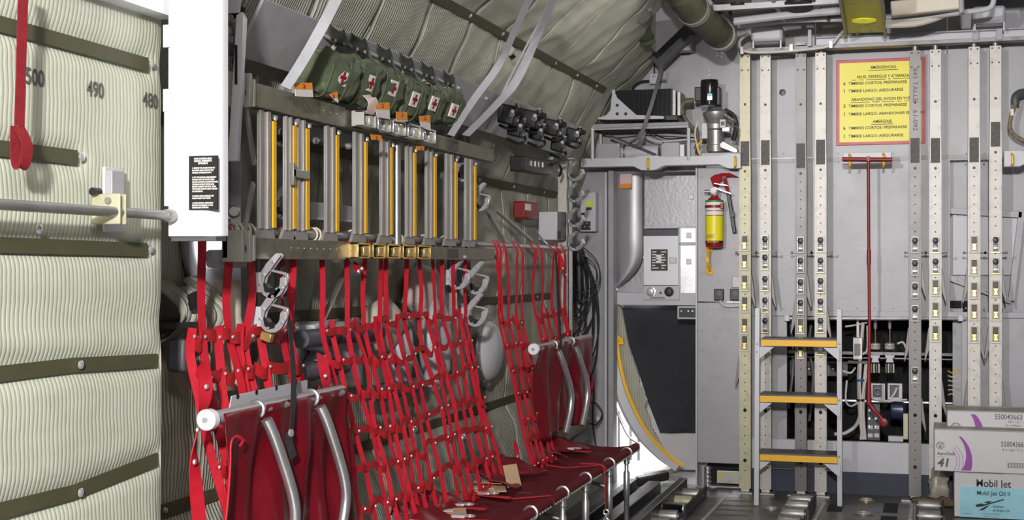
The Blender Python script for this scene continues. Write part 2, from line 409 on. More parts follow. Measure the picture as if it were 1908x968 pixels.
for px, py in ((73, 427),):
    tag(MB().lathe([(.012, 0), (.012, .003), (.006, .006), (.002, .007)], P(px, py, X=-1.973), X_, 12).build('snap_fastener', CHROME), 'small chrome snap fastener on the quilted panel below the handrail', 'fastener')
# top white shelf edge above the panel
a = P(185, 0, X=-1.95); b = P(313, 33, X=-1.95)
S('trim_1', MB().box(-2.1, -1.93, .5, b.y + .02, b.z, b.z + .3), WHITE)
# red hanging strap
t = thing('pull_strap', 'dark red webbing pull strap hanging in front of the pale quilted panel', 'strap', P(38, 308, X=-1.90))
A = P(44, -40, X=-1.90); B_ = P(36, 235, X=-1.90); C_ = P(37, 308, X=-1.90)
MB().ribbon(spline([A, (A + B_) / 2, B_]), (.25, 1, 0), .026, .003).build('webbing', REDK, t)
D_ = Vector((0.012, 0.006, 0))
MB().ribbon(spline([B_ - D_ * .1, (B_ + C_) / 2 + D_ * 1.2, C_ + D_ * .6, C_ - D_ * .4, (B_ + C_) / 2 - D_ * .6, B_ - D_ * .5]), (.25, 1, 0), .029, .003).build('sewn_loop', REDK, t)
# handrail with bracket
hy = P(325, 402, X=-1.90); hz = hy.z
t = thing('handrail', 'grey tubular handrail running along the quilted panel into the white housing', 'handrail', (-1.90, 1.0, hz))
MB().cyl((-1.90, .6, hz), (-1.90, hy.y - .03, hz), .0125, 16).build('rail', STEEL, t)
MB().lathe([(.0145, 0), (.017, .01), (.017, .035), (.013, .045)], (-1.90, hy.y - .05, hz), Y_, 16).build('end_cup', STEEL, t)
c = P(218, 385, X=-1.90)
br = MB().box(-1.975, -1.965, *sorted((P(193, 0, X=-1.97).y, P(228, 0, X=-1.97).y)), P(205, 432, X=-1.97).z, P(205, 312, X=-1.97).z).build('backing_plate', LGREY, t, bevel=.002)
MB().box(-1.966, -1.945, P(199, 0, X=-1.96).y, P(222, 0, X=-1.96).y, P(208, 390, X=-1.96).z, P(208, 318, X=-1.96).z).build('bracket_channel', GREY, t, bevel=.002)
m_ = MB().box(-1.965, -1.885, c.y - .012, c.y - .004, hz - .03, hz + .045); m_.box(-1.965, -1.885, c.y + .014, c.y + .022, hz - .03, hz + .045)
m_.build('clevis', ALUY, t, bevel=.003)
MB().cyl((-1.915, c.y - .02, hz + .028), (-1.915, c.y + .03, hz + .028), .008, 12).build('pin', STEEL, t)
MB().cyl((-1.95, c.y - .03, hz + .05), (-1.95, c.y + .0, hz + .05), .010, 12).build('latch_knob', BLACK, t)

# white landing-gear housing
yh = hy.y
t = thing('gear_housing', 'tall glossy white housing with rounded edge and black instruction placard', 'housing', P(370, 440, Y=yh))
x0, x1 = P(313, 400, Y=yh).x, P(383, 400, Y=yh).x; zb = P(350, 440, Y=yh).z
prof = [(x0, 0), (x1 - .02, 0)] + [(x1 - .02 + .05 * math.sin(R(a)), .05 - .05 * math.cos(R(a))) for a in range(10, 91, 10)] + [(x1 + .03, .07), (x0, .07)]
MB().prism(prof, (0, yh, zb), X_, Y_, Z_ * 1.25).build('shell', WHITE, t, bevel=.003)
MB().box(x0 - .01, x0 + .012, yh - .004, yh + .02, zb + .08, zb + .35).build('hinge_flange', WHITE, t, bevel=.002)
for q in (.33, .5): MB().box(x0 - .012, x0 + .01, yh - .006, yh, zb + q, zb + q + .06).build('latch_tab', LGREY, t, bevel=.001)
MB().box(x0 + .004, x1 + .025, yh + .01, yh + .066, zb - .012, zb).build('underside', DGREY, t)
qx0, qx1, qz0, qz1 = rect(353, 406, 290, 391, yh)
pl = MB().box(qx0, qx1, yh - .003, yh + .003, qz0, qz1).build('placard', BLACK, t)
lines = ['MAIN LANDING GEAR', 'MANUAL EMERGENCY', 'EXTENSION', '', '1. REMOVE THE GUARD FROM ITS', 'BRACKETS AND PLACE ON THE', 'MANUAL EXTENSION SHAFT.', '', '2. LIFT THE MANUAL ENGAGEMENT', 'HANDLE UNTIL IT LOCKS. TURN',
         'CRANK COUNTER CLOCKWISE UNTIL', 'THE GEAR IS FULLY DOWN AND', 'SEATED AGAINST THE STOP. TURN', 'THE CRANK SLOWLY NEAR THE END', 'OF EXTENSION.', '', '3. EXTEND GEAR MANUALLY BY', 'CRANK ABOUT 330 TURNS.', '', '4. AFTER MANUAL OPERATION', 'RETURN THE HANDLE TO THE', 'DISENGAGED POSITION.']
for i, s_ in enumerate(lines):
    if s_:
        hd = i < 3; z = qz1 - .006 - i * (qz1 - qz0 - .008) / 22
        text(s_, .0066 if hd else .0056, ((qx0 + qx1) / 2 if hd else qx0 + .010, yh - .0035, z - .002), X_, Z_, CARD, pl, bold=.03, align='CENTER' if hd else 'LEFT', sx=.78)
# behind the housing: grey frame post and hoses
tag(MB().tube(spline([P(437, 110, X=-2.05), P(447, 190, X=-2.04), P(443, 240, X=-2.05), P(433, 300, X=-2.07)]), .009, 8).build('hydraulic_hose', CABLEB), 'black hose curving down beside the white housing', 'hose')
t = thing('slotted_bracket', 'pale slotted bracket standing upright beside the white housing', 'bracket', P(437, 250, Y=3.75))
MB().prism([(0, 0), (.03, 0), (.055, .42), (.045, .44), (.028, .43)], P(424, 300, Y=3.72), X_, Z_, Y_ * .02).build('bracket_plate', LGREY, t, bevel=.002)
MB().box(P(438, 0, Y=3.715).x, P(441, 0, Y=3.715).x, 3.712, 3.72, P(440, 155, Y=3.7).z, P(440, 82, Y=3.7).z).build('slot', VOID, t)
t = thing('hose_fittings', 'cluster of hydraulic hoses and fittings behind the top of the white housing', 'hydraulic fitting', P(430, 90, Y=3.95))
MB().box(P(395, 0, Y=4.05).x, P(443, 0, Y=4.05).x, 4.05, 4.1, P(430, 100, Y=4.05).z, P(430, 10, Y=4.05).z).build('backing_box', VOID, t)
for k, (py) in enumerate((28, 46, 66, 84)):
    MB().lathe([(.010, 0), (.014, .01), (.014, .03), (.018, .035), (.018, .055), (.012, .06), (.012, .10)], P(400, py, Y=3.98), (1, .2, -.35), 12).build('hose_fitting', [STEEL, ALUP, STEEL, DGREY][k], t)
MB().tube(spline([P(418, 40, Y=3.96), P(436, 50, Y=3.95), P(440, 80, Y=3.95), P(428, 100, Y=3.97)]), .008, 8).build('hose', DGREY, t)
tag(MB().prism([(0, 0), (.05, 0), (.065, .12), (.0, .13)], P(418, 25, Y=3.92), X_, Z_, Y_ * .01).build('corner_bracket', LGREY, bevel=.002), 'light grey corner bracket above the hydraulic hoses', 'bracket')

# olive straps on the curved wall
def wall_strap(th, ya, yb, label, snaps):
    t = thing('wall_strap', label, 'strap', wp(th, (ya + yb) / 2, .03), 'olive straps on the curved insulation')
    pts = [wp(th, ya + (yb - ya) * i / 20, .026) for i in range(21)]
    MB().ribbon(pts, wp(th + 5, 0) - wp(th, 0), .042, .004).build('webbing', STRAPD, t)
    for k in range(snaps):
        c = wp(th, ya + (yb - ya) * (k + .5) / snaps, .028); n_ = (WC - Vector((c.x, 0, c.z))).normalized()
        MB().lathe([(.010, 0), (.010, .004), (.005, .008), (.002, .009)], c, n_, 10).build('snap', CHROME, t)
wall_strap(35.3, 4.3, 8.98, 'long olive strap with chrome snaps running along the overhead insulation', 9)
wall_strap(13, 3.5, 8.9, 'olive strap on the curved insulation behind the stowed slatted rack', 8)
wall_strap(-6.7, 3.6, 8.9, 'olive strap on the curved insulation below the stowed rack, behind the hanging webbing', 8)
wall_strap(-24.5, 3.6, 9.0, 'olive strap on the curved insulation behind the red cargo net', 8)
wall_strap(-42, 4.5, 9.0, 'lowest olive strap on the curved insulation, just above the red bench', 6)
for th in (-13, 5): pass

# grey plate carrying the kits
xl = -2.135; pa, pb = P(453, 107, X=xl), P(1046, 288, X=xl)
zl = (P(880, 239, X=xl).z + pa.z) / 2
up_ = P(880, 155, X=-2.04); dz = up_.z - P(880, 239, X=xl).z
plate_dz = dz
yA, yB2 = P(443, 84, X=xl).y, P(1060, 280, X=xl).y
PN = Vector((dz, 0, -(.095))).normalized()   # plate normal (towards the aisle, a little down)
S('trim_2', MB().prism([(0, 0), (.095, dz), (.085, dz + .006), (-.01, .006)], (xl, yA, zl), X_, Z_, Y_ * (yB2 - yA)), GREY, bevel=.002)
def plate(Y, f, off=0.0): return Vector((xl + .095 * f, Y, zl + plate_dz * f)) + PN * off

# ------------- bulkhead
def WF(px0, px1, py0, py1, Y=YB, d=.05, m=GREY, name='wall_front', **k): return S(name, MB().pbox(px0, px1, py0, py1, Y, d), m, **k)
zt = 3.65
def WFt(px0, px1, py1, Y=YB, m=GREY):   # panel up to the roof
    x0, x1, z0, _ = rect(px0, px1, 100, py1, Y); return S('wall_front', MB().box(x0, x1, Y, Y + .05, z0, zt), m)
WFt(960, 1142, 930)
WFt(1142, 1379, 300)
WFt(1379, 1518, 294)
WFt(1520, 1764, 294)
WFt(1766, 1990, 296)
WF(1379, 1518, 296, 588); WF(1520, 1764, 296, 588); WF(1770, 1990, 298, 588, Y=YB + .13); S('wall_front', MB().box(P(1764, 400, Y=YB).x, P(1764, 400, Y=YB).x + .02, YB, YB + .16, P(1764, 588, Y=YB).z, P(1764, 296, Y=YB).z), GREY)
WF(1379, 1466, 588, 826); WF(1792, 1990, 588, 935)
WF(1379, 1792, 822, 882, Y=YB - .02, m=LGREY)
WF(1379, 1792, 880, 935, Y=YB - .06, m=BLUE)
# seam battens and rivets on the panels
tr = MB()
for px in (1519, 1765): tr.pbox(px - 5, px + 5, 100, 585, YB - .006, .006)
S('trim_3', tr, GREY, bevel=.001)
S('trim_4', MB().pbox(1380, 1990, 290, 298, YB - .008, .008), GREY2)
S('trim_5', MB().pbox(1380, 1990, 580, 590, YB - .03, .04), GREY)
rv = MB()
for px in list(range(1392, 1900, 34)):
    for py in (286, 302, 574): rv.lathe([(.006, 0), (.005, -.003), (.002, -.004)], P(px, py, Y=YB - .001), Y_, 8)
S('trim_6', rv, STEEL)
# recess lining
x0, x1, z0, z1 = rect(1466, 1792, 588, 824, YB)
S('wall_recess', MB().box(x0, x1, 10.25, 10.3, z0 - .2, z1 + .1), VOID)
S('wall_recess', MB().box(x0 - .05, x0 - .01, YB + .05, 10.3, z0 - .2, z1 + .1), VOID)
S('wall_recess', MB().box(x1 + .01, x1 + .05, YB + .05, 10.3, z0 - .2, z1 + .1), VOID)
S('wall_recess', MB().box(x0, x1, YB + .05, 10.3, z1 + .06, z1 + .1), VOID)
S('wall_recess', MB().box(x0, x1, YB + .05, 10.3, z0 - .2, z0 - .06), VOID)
# diagonal support channels on the right of the bulkhead
def chan(pts, label, wid=.05, m=GREY):
    t = thing('bulkhead_stiffener', label, 'stiffener', P(*pts[-1], Y=YB - .04), 'stiffeners on the bulkhead')
    a, b = P(*pts[0], Y=YB + .07), P(*pts[-1], Y=YB + .07)
    mb = MB().beam(a, b, .04, wid, Y_); mb.build('web', m, t, bevel=.003)
    r_ = MB(); d = (b - a); nn = max(3, int(d.length / .06))
    for i in range(nn): r_.lathe([(.006, 0), (.004, -.004)], a + d * (i + .5) / nn + Vector((0, -.021, 0)), Y_, 8)
    r_.build('rivets', STEEL, t)
chan([(1757, 392), (1904, 400)], 'upper flat stiffener on the grey panel behind the right posts')
chan([(1904, 392), (1884, 560)], 'slanting riveted stiffener right of the last post')
chan([(1757, 512), (1884, 560)], 'sloping stiffener low on the grey panel behind the right posts', .03)
t = thing('access_panel', 'light grey access panel behind the right posts', 'panel', P(1830, 500, Y=YB - .03))
MB().pbox(1775, 1898, 396, 512, YB + .10, .03).build('sheet', LGREY, t, bevel=.004)
mb = MB()
for i in range(10):
    for py in (402, 512): mb.lathe([(.005, 0), (.003, -.003)], P(1772 + i * 13, py, Y=YB + .10), Y_, 8)
mb.build('rivets', STEEL, t)

# ---- right-of-door cabinet
t = thing('partition_cabinet', 'grey partition cabinet carrying the fire extinguisher and axe', 'cabinet', P(1340, 905, Y=9.30))
x0, x1, z0, z1 = rect(1300, 1379, 312, 862, 9.36)
zs = P(1340, 563, Y=9.36).z
MB().box(x0, x1, 9.36, 9.50, zs + .004, z1).build('upper_panel', GREY, t, bevel=.004)
MB().box(x0, x1, 9.35, 9.50, z0, zs - .002).build('lower_panel', GREY, t, bevel=.004)
MB().box(x0 - .012, x0, 9.34, 10.0, .02, z1).build('side_panel', LGREY, t, bevel=.003)
for q in (x0 + .02, x0 + .14): MB().prism([(0, 0), (.035, 0), (.02, -z0 + .02), (.0, -z0 + .02)], (q, 9.38, z0), X_, -Z_, Y_ * .05).build('leg', LGREY, t)
mb = MB()
for i in range(8):
    mb.lathe([(.006, 0), (.004, -.003)], P(1308, 330 + i * 30, Y=9.36), Y_, 8); mb.lathe([(.006, 0), (.004, -.003)], P(1308, 580 + i * 36, Y=9.35), Y_, 8)
    if i < 3: mb.lathe([(.006, 0), (.004, -.003)], P(1318 + i * 20, 575, Y=9.35), Y_, 8)
mb.build('rivets', STEEL, t)
S('wall_front', MB().pbox(1302, 1384, 850, 925, 9.62, .03), VOID)  # added black sheet, stops daylight leaking in and keeps the gap dark
t = thing('floor_duct', 'grey ribbed duct and yellow-marked grille under the partition cabinet', 'duct', P(1330, 905, Y=9.45))
MB().tube([P(1318 + (i % 2), 868 + i * 4, Y=9.45) for i in range(10)], [.022, .026] * 5, 12).build('duct_hose', STEEL, t)
MB().pbox(1336, 1380, 878, 900, 9.46, .03).build('grille', ALUP, t)
MB().pbox(1337, 1347, 882, 887, 9.455, .01).build('yellow_label', YEL, t)

# ---- crew doorway
S('trim_7', MB().pbox(1126, 1131, 320, 905, YB - .05, .05), LGREY, bevel=.002)
S('trim_7', MB().pbox(1133, 1143, 316, 908, YB - .07, .12), GREY, bevel=.003)
S('trim_8', MB().pbox(1142, 1300, 300, 320, YB - .0, .06), GREY2)
S('floor_1', MB().box(-2.4, -1.2, 9.44, 10.6, -.06, .0), STEEL)
S('wall_front', MB().box(P(1300, 0, Y=YB).x, P(1300, 0, Y=YB).x + .05, YB + .05, 10.6, 0, 2.4), GREY)
# curved door ring, seen with its padding and yellow edging
def ring_pts(off): return spline([P(1143 + off, 560, Y=9.85), P(1148 + off, 650, Y=9.85), P(1166 + off, 730, Y=9.85), P(1200 + off, 800, Y=9.85), P(1240 + off * .9, 845, Y=9.85), P(1268 + off * .8, 866, Y=9.85)], 6)
t = thing('door_ring', 'curved crew door surround with pale green padding and yellow edge strip', 'door surround', P(1255, 866, Y=9.85))
MB().ribbon(ring_pts(-14), Y_, .20, .02).build('outer_rim', GREY2, t)
MB().ribbon([p + Vector((.03, -.1, 0)) for p in ring_pts(-10)], X_, .06, .02).build('rim_face', LGREY, t)
MB().ribbon([p + Vector((.04, -.11, .01)) for p in ring_pts(-1)], X_, .022, .012).build('yellow_edging', YEL, t)
pp = [(1150, 560), (1160, 575), (1172, 640), (1196, 720), (1207, 745), (1203, 758), (1212, 775), (1213, 790), (1240, 838), (1230, 835), (1205, 805), (1172, 740), (1152, 660), (1143, 600)]
ps = [P(a, b, Y=9.80) for a, b in pp]
o = MB().prism([(p.x, p.z) for p in ps], (0, 9.76, 0), X_, Z_, Y_ * .04).build('padding', INS, t)
l = o.data.uv_layers.new(name='UVMap'); og = world_loc(o)
for lp in o.data.loops:
    v = o.data.vertices[lp.vertex_index].co + og; l.data[lp.index].uv = (v.x, v.z)
MB().prism([(p.x, p.z) for p in [P(a, b, Y=9.75) for a, b in ((1142, 617), (1161, 630), (1163, 641), (1146, 642), (1146, 637), (1155, 635), (1142, 627))]], (0, 9.74, 0), X_, Z_, Y_ * .015).build('yellow_handle', YEL, t, bevel=.002)
# black curtain
def cf(i, j):
    u, v = i / 16, j / 16
    L_ = [(1153, 568), (1165, 620), (1188, 690), (1206, 748), (1230, 800)]
    q = v * 4; k = min(3, int(q)); f = q - k
    xl_ = L_[k][0] + (L_[k + 1][0] - L_[k][0]) * f; yy = 566 + (806 - 566) * v
    p = P(xl_ + (1304 - xl_) * u, yy, Y=10.1); p.y += .012 * math.sin(u * 9 + v * 2); return p
tag(MB().grid(cf, 17, 17).build('black_curtain', BLACKC, solid=.01), 'plain black fabric panel closing the crew doorway under the galley', 'curtain')
S('wall_entry', MB().prism([(p.x, p.z) for p in [P(a, b, Y=10.2) for a, b in ((1195, 700), (1225, 775), (1250, 800), (1304, 806), (1304, 872), (1262, 872), (1235, 845), (1205, 800))]], (0, 10.14, 0), X_, Z_, Y_ * .05), POLI)
S('wall_entry', MB().prism([(p.x, p.z) for p in [P(a, b, Y=10.25) for a, b in ((1143, 540), (1304, 540), (1304, 808), (1238, 800), (1205, 760), (1180, 700), (1155, 640))]], (0, 10.22, 0), X_, Z_, Y_ * .03), DGREY)
S('wall_entry', MB().box(P(1245, 0, Y=10.3).x, P(1310, 0, Y=10.3).x, 10.3, 10.34, .0, 2.3), VOID)
# sill and ribbed ramp
S('floor_2', MB().prism([(p.x, p.y) for p in [P(1205, 888, Z=.03), P(1300, 858, Z=.03), P(1300, 852, Z=.03), P(1200, 880, Z=.03)]], (0, 0, .0), X_, Y_, Z_ * .035), CREAM)
mb = MB()
for i in range(12): mb.box(P(1230, 905, Z=0).x, P(1300, 905, Z=0).x, 9.12 + i * .036, 9.135 + i * .036, 0, .006)
S('floor_3', mb, GREY2)
# outdoors
S('ground', MB().box(-5, -.8, 10.62, 15, -1.1, -1.0), CREAM)
S('daylight_backdrop', MB().box(-5, -1, 14, 14.1, -1, 3), WHITE)  # invented white backdrop, lit to give the doorway its bright daylight
t = thing('outdoor_railing', 'white tubular railing outside the crew door', 'railing', P(1160, 860, Y=10.9))
for px in (1153, 1175, 1190): MB().cyl(P(px, 880, Y=10.9), P(px, 765 + (px - 1153) * .9, Y=10.9), .012, 8).build('post', ALU, t)
MB().tube(spline([P(1148, 760, Y=10.9), P(1158, 785, Y=10.9), P(1172, 812, Y=10.9), P(1192, 826, Y=10.9)]), .014, 8).build('top_bar', ALU, t)

# ---- galley
t = thing('galley_unit', 'silver galley unit with curved polished cowl and white locker door', 'galley', P(1230, 566, Y=9.7))
YG = 9.72
mb = MB().pbox(1200, 1302, 318, 423, YG + .04, .3); mb.build('dimpled_panel', FOIL, t, bevel=.003)
MB().pbox(1146, 1302, 545, 568, YG - .02, .3).build('counter_edge', LGREY, t, bevel=.003)
MB().pbox(1150, 1200, 480, 560, YG + .06, .2).build('lower_sheet', FOIL, t)
MB().pbox(1199, 1266, 424, 560, YG + .06, .2).build('niche', DGREY, t)
cowl = []
def cw(i, j):
    u, v = i / 14, j / 22
    z_ = P(1170, 320 + (540 - 320) * v, Y=YG).z
    xr = 1201 if v < .62 else 1201 - 58 * ((v - .62) / .38) ** 2.6
    x = P(1143, 0, Y=YG).x + (P(xr, 0, Y=YG).x - P(1143, 0, Y=YG).x) * u
    return Vector((x, YG + .02 - .07 * math.sin(u * math.pi * .8) + .08 * max(0, v - .6), z_))
MB().grid(cw, 15, 23).build('curved_cowl', POLI, t, solid=.006, ang=180)
d = MB().pbox(1199, 1264, 439, 531, YG - .03, .05).build('locker_door', WHITE, t, bevel=.004)
MB().pbox(1213, 1244, 464, 504, YG - .033, .004).build('placard', BLACK, d)
mbp = MB()
for r_ in range(7): mbp.pbox(1215, 1219 + random.randint(2, 8), 468 + r_ * 5, 470 + r_ * 5, YG - .0345, .002)
for r_ in range(7): mbp.pbox(1232, 1236 + random.randint(1, 6), 468 + r_ * 5, 470 + r_ * 5, YG - .0345, .002)
mbp.pbox(1222, 1232, 474, 490, YG - .0345, .002)
mbp.build('placard_print', CARD, d)
MB().pbox(1247, 1260, 479, 490, YG - .045, .015).build('latch', STEEL, d, bevel=.002)
k_ = MB().pbox(1199, 1266, 532, 558, YG - .035, .06).build('knob_panel', LGREY, t, bevel=.002)
for px in (1213, 1247): MB().lathe([(.034, 0), (.034, -.006), (.026, -.008), (.02, -.03), (.008, -.031)], P(px, 543, Y=YG - .035), Y_, 18).build('knob', BLACK if px > 1230 else CHROME, k_)
MB().lathe([(.008, 0), (.006, -.02)], P(1231, 545, Y=YG - .035), Y_, 8).build('toggle', BLACK, k_)
MB().tube([P(1212, 555, Y=YG - .035), P(1213, 554, Y=YG - .06), P(1238, 554, Y=YG - .06), P(1239, 555, Y=YG - .035)], .004, 6).build('pull_bar', CHROME, k_)
for (a, b, c, dd) in ((1267, 1299, 424, 452), (1267, 1299, 456, 558)):
    s2 = MB().pbox(a, b, c, dd, YG - .01, .05).build('side_locker', ALU, t, bevel=.003)
    MB().pbox(1279, 1288, (c + dd) / 2 - 5 - (20 if dd > 500 else 0), (c + dd) / 2 + 5 - (20 if dd > 500 else 0), YG - .02, .012).build('latch', STEEL, s2, bevel=.002)
MB().pbox(1283, 1292, 362, 371, YG + .028, .014).build('latch', STEEL, t, bevel=.002)
mb = MB(); mb.pbox(1199, 1302, 421, 425, YG - .012, .04); mb.pbox(1264, 1267, 424, 558, YG - .012, .04); mb.pbox(1297, 1300, 424, 558, YG - .012, .04); mb.pbox(1266, 1300, 452, 456, YG - .012, .04)
mb.build('edge_frame', LGREY, t)
t = thing('switch_unit', 'small dark switch panel hanging under the galley counter', 'control panel', P(1281, 593, Y=9.72))
MB().pbox(1262, 1300, 570, 594, YG - .03, .06).build('bezel', LGREY, t, bevel=.003)
MB().pbox(1265, 1299, 573, 591, YG - .034, .01).build('face', BLACK, t)
for px in (1270, 1283, 1291): MB().lathe([(.008, 0), (.006, -.015)], P(px, 579, Y=YG - .034), Y_, 8).build('switch', CHROME, t)
tg = thing('paper_tag', 'pinkish paper tag with orange lower edge on the galley cowl', 'tag', P(1166, 350, Y=9.58))
MB().pbox(1155, 1177, 323, 342, 9.575, .002).build('paper', PINKC, tg); MB().pbox(1155, 1177, 342, 350, 9.575, .002).build('orange_edge', ORANGE, tg)

# ============================================================ BULKHEAD THINGS
# shelf beam with gusset swellings
def gusset_beam(pxs, y0, y1, bumps, label, flat=1.0):
    t = thing('cross_beam', label, 'beam', P((pxs[0] + pxs[1]) / 2, y1, Y=9.18), 'grey cross beams on the bulkhead')
    a, b = P(pxs[0], y0, Y=9.18), P(pxs[1], y0, Y=9.18); h = a.z - P(pxs[0], y1, Y=9.18).z
    bz = (a.z + b.z) / 2; up = []; lo = []
    xs = sorted(P(q, 0, Y=9.18).x for q in bumps)
    def bump(x): return flat * max([0] + [.028 * max(0, min(1, 1.9 - abs(x - q) / .055)) for q in xs])
    n = 60
    for i in range(n + 1):
        x = a.x + (b.x - a.x) * i / n; up.append((x, bz + bump(x) * .35)); lo.append((x, bz - h - bump(x)))
    MB().prism(up[::-1] + lo, (0, 9.18, 0), X_, Z_, Y_ * .10).build('web', LGREY, t, bevel=.002)
    for q in xs: MB().tube([(q, 9.175, bz - .012), (q + .004, 9.15, bz - .025), (q + .004, 9.15, bz - h - .012), (q, 9.175, bz - h - .022)], .0085, 8).build('orange_lug', YEL, t)
    return t
gusset_beam((1082, 1380), 292, 308, (1208, 1370), 'long pale grey cross beam with orange lugs above the crew doorway')
gusset_beam((1571, 1661), 284, 304, (1583, 1646), 'short grey bracket beam with two orange lugs holding the red crank handle', 0.0)
gusset_beam((1871, 1935), 283, 301, (1885,), 'short grey beam with one orange lug at the edge right of the posts')

# top rail
t = thing('overhead_rail', 'grey channel rail carrying the tops of the vertical posts', 'rail', P(1650, 92, Y=9.2))
a, b = P(1384, 92, Y=9.2), P(1960, 70, Y=9.2); zr = (a.z + b.z) / 2
MB().box(a.x, b.x, 9.2, 9.30, zr - .012, zr + .012).build('lower_flange', GREY2, t, bevel=.002)
a2 = P(1520, 75, Y=9.2); MB().box(a2.x, b.x, 9.22, 9.30, zr + .012, zr + .055).build('channel_web', LGREY, t, bevel=.003)
MB().box(a2.x, b.x, 9.19, 9.30, zr + .055, zr + .065).build('upper_flange', GREY, t, bevel=.002)
for px in (1818, 1862): MB().pbox(px - 6, px + 6, 42, 74, 9.18, .02).build('bracket', GREY, t, bevel=.002)
# white cable along the rail
t = thing('white_conduit', 'white flexible cable clipped along the top of the bulkhead posts', 'cable', P(1480, 95, Y=9.17))
MB().tube(spline([P(1395, 62, Y=9.2), P(1378, 78, Y=9.18), P(1388, 95, Y=9.15), P(1430, 97, Y=9.15), P(1500, 92, Y=9.15), P(1545, 85, Y=9.15), P(1562, 68, Y=9.17), P(1578, 52, Y=9.2)]), .010, 8).build('sheath', CABLEW, t)
for px, py in ((1382, 95), (1474, 90), (1548, 84)): MB().pbox(px - 3, px + 3, py - 8, py + 5, 9.13, .03).build('clip', STEEL, t)

# ------------- posts with latches
def make_latch(par, c, brass, look):
    """restraint latch: base plate, dark roller block, sprung lever; c = centre on the post face"""
    met = BRASS if brass else CHROME
    x, y, z = c
    b = MB().box(x - .0215, x - .0155, y - .020, y, z - .046, z + .05); b.box(x + .0155, x + .0215, y - .020, y, z - .046, z + .05); b.box(x - .0215, x + .0215, y - .018, y - .012, z + .043, z + .05)
    b.box(x - .0215, x + .0215, y - .004, y, z - .05, z - .036); L = b.build('latch', ALUY if brass else STEEL, par, bevel=.0012)
    MB().box(x - .028, x + .028, y - .024, y, z - .057, z - .048).build('keeper_bar', CARD if brass else (BRASS if look else CREAM), L, bevel=.002)
    q = MB()
    if brass: q.box(x - .0145, x + .0145, y - .024, y - .004, z + .004, z + .042)
    else: q.lathe([(.019, -.002), (.019, -.022), (.014, -.024)], (x, y, z + .024), Y_, 14)
    q.build('roller', BLACK, L, bevel=.001 if brass else 0)
    if brass: MB().prism([(-.016, .002), (.016, .002), (.008, -.018), (.014, -.040), (-.014, -.040), (-.008, -.018)], (x, y - .034, z), X_, Z_, Y_ * .018).build('lever', met, L, bevel=.0015)
    else: MB().prism([(y - .022, z + .004), (y - .034, z - .010), (y - .026, z - .022), (y - .034, z - .03), (y - .022, z - .046), (y - .010, z - .040), (y - .010, z)], (x - .015, 0, 0), Y_, Z_, X_ * .030).build('lever', met, L, bevel=.001)
    return L
POSTS = [  # px, top py, bottom py, width px(top), material, placard py0, latches (py, brass), label
    (1388, 101, 915, 17, ALUY, 263, [(452, 1), (487, 1), (526, 1), (566, 1), (606, 1), (638, 1)], 'yellowed post at the end of the row nearest the fire extinguisher', [540, 690]),
    (1426, 101, 915, 17, ALUP, 261, [(452, 0), (486, 0), (526, 0), (566, 0), (604, 0)], 'pale post half hidden behind the yellow-edged ladder, second from the fire extinguisher', [540, 0]),
    (1492, 100, 918, 18, ALUG, 267, [(455, 0), (492, 0), (532, 0), (570, 0), (606, 1), (652, 1)], 'dull grey post rising behind the middle of the ladder', [540, 590]),
    (1529, 98, 918, 17, ALUP, 260, [(454, 0), (492, 0), (530, 0), (568, 0), (604, 0), (645, 0)], 'pale post behind the ladder, beside the yellow sign', [600, 0]),
    (1705, 94, 926, 17, ALUG, 257, [(455, 0), (497, 0), (540, 0), (582, 0), (697, 0)], 'dull grey post with stamped characters crossing the edge of the yellow sign', [520, 640, 770]),
    (1743, 92, 900, 17, ALUP, 257, [(455, 0), (494, 0), (535, 1), (577, 1), (620, 1)], 'pale post just right of the yellow sign, foot wrapped in plastic', [530, 640, 740]),
    (1815, 87, 930, 17, ALUP, 256, [(454, 1), (497, 1), (540, 1), (580, 1), (622, 1)], 'pale post with five brass latches behind the cartons', [530, 640, 740]),
    (1855, 85, 930, 17, ALUP, 227, [(454, 0), (494, 0), (537, 1), (580, 1), (622, 1)], 'pale post rightmost of the row behind the cartons', [530, 640, 740])]
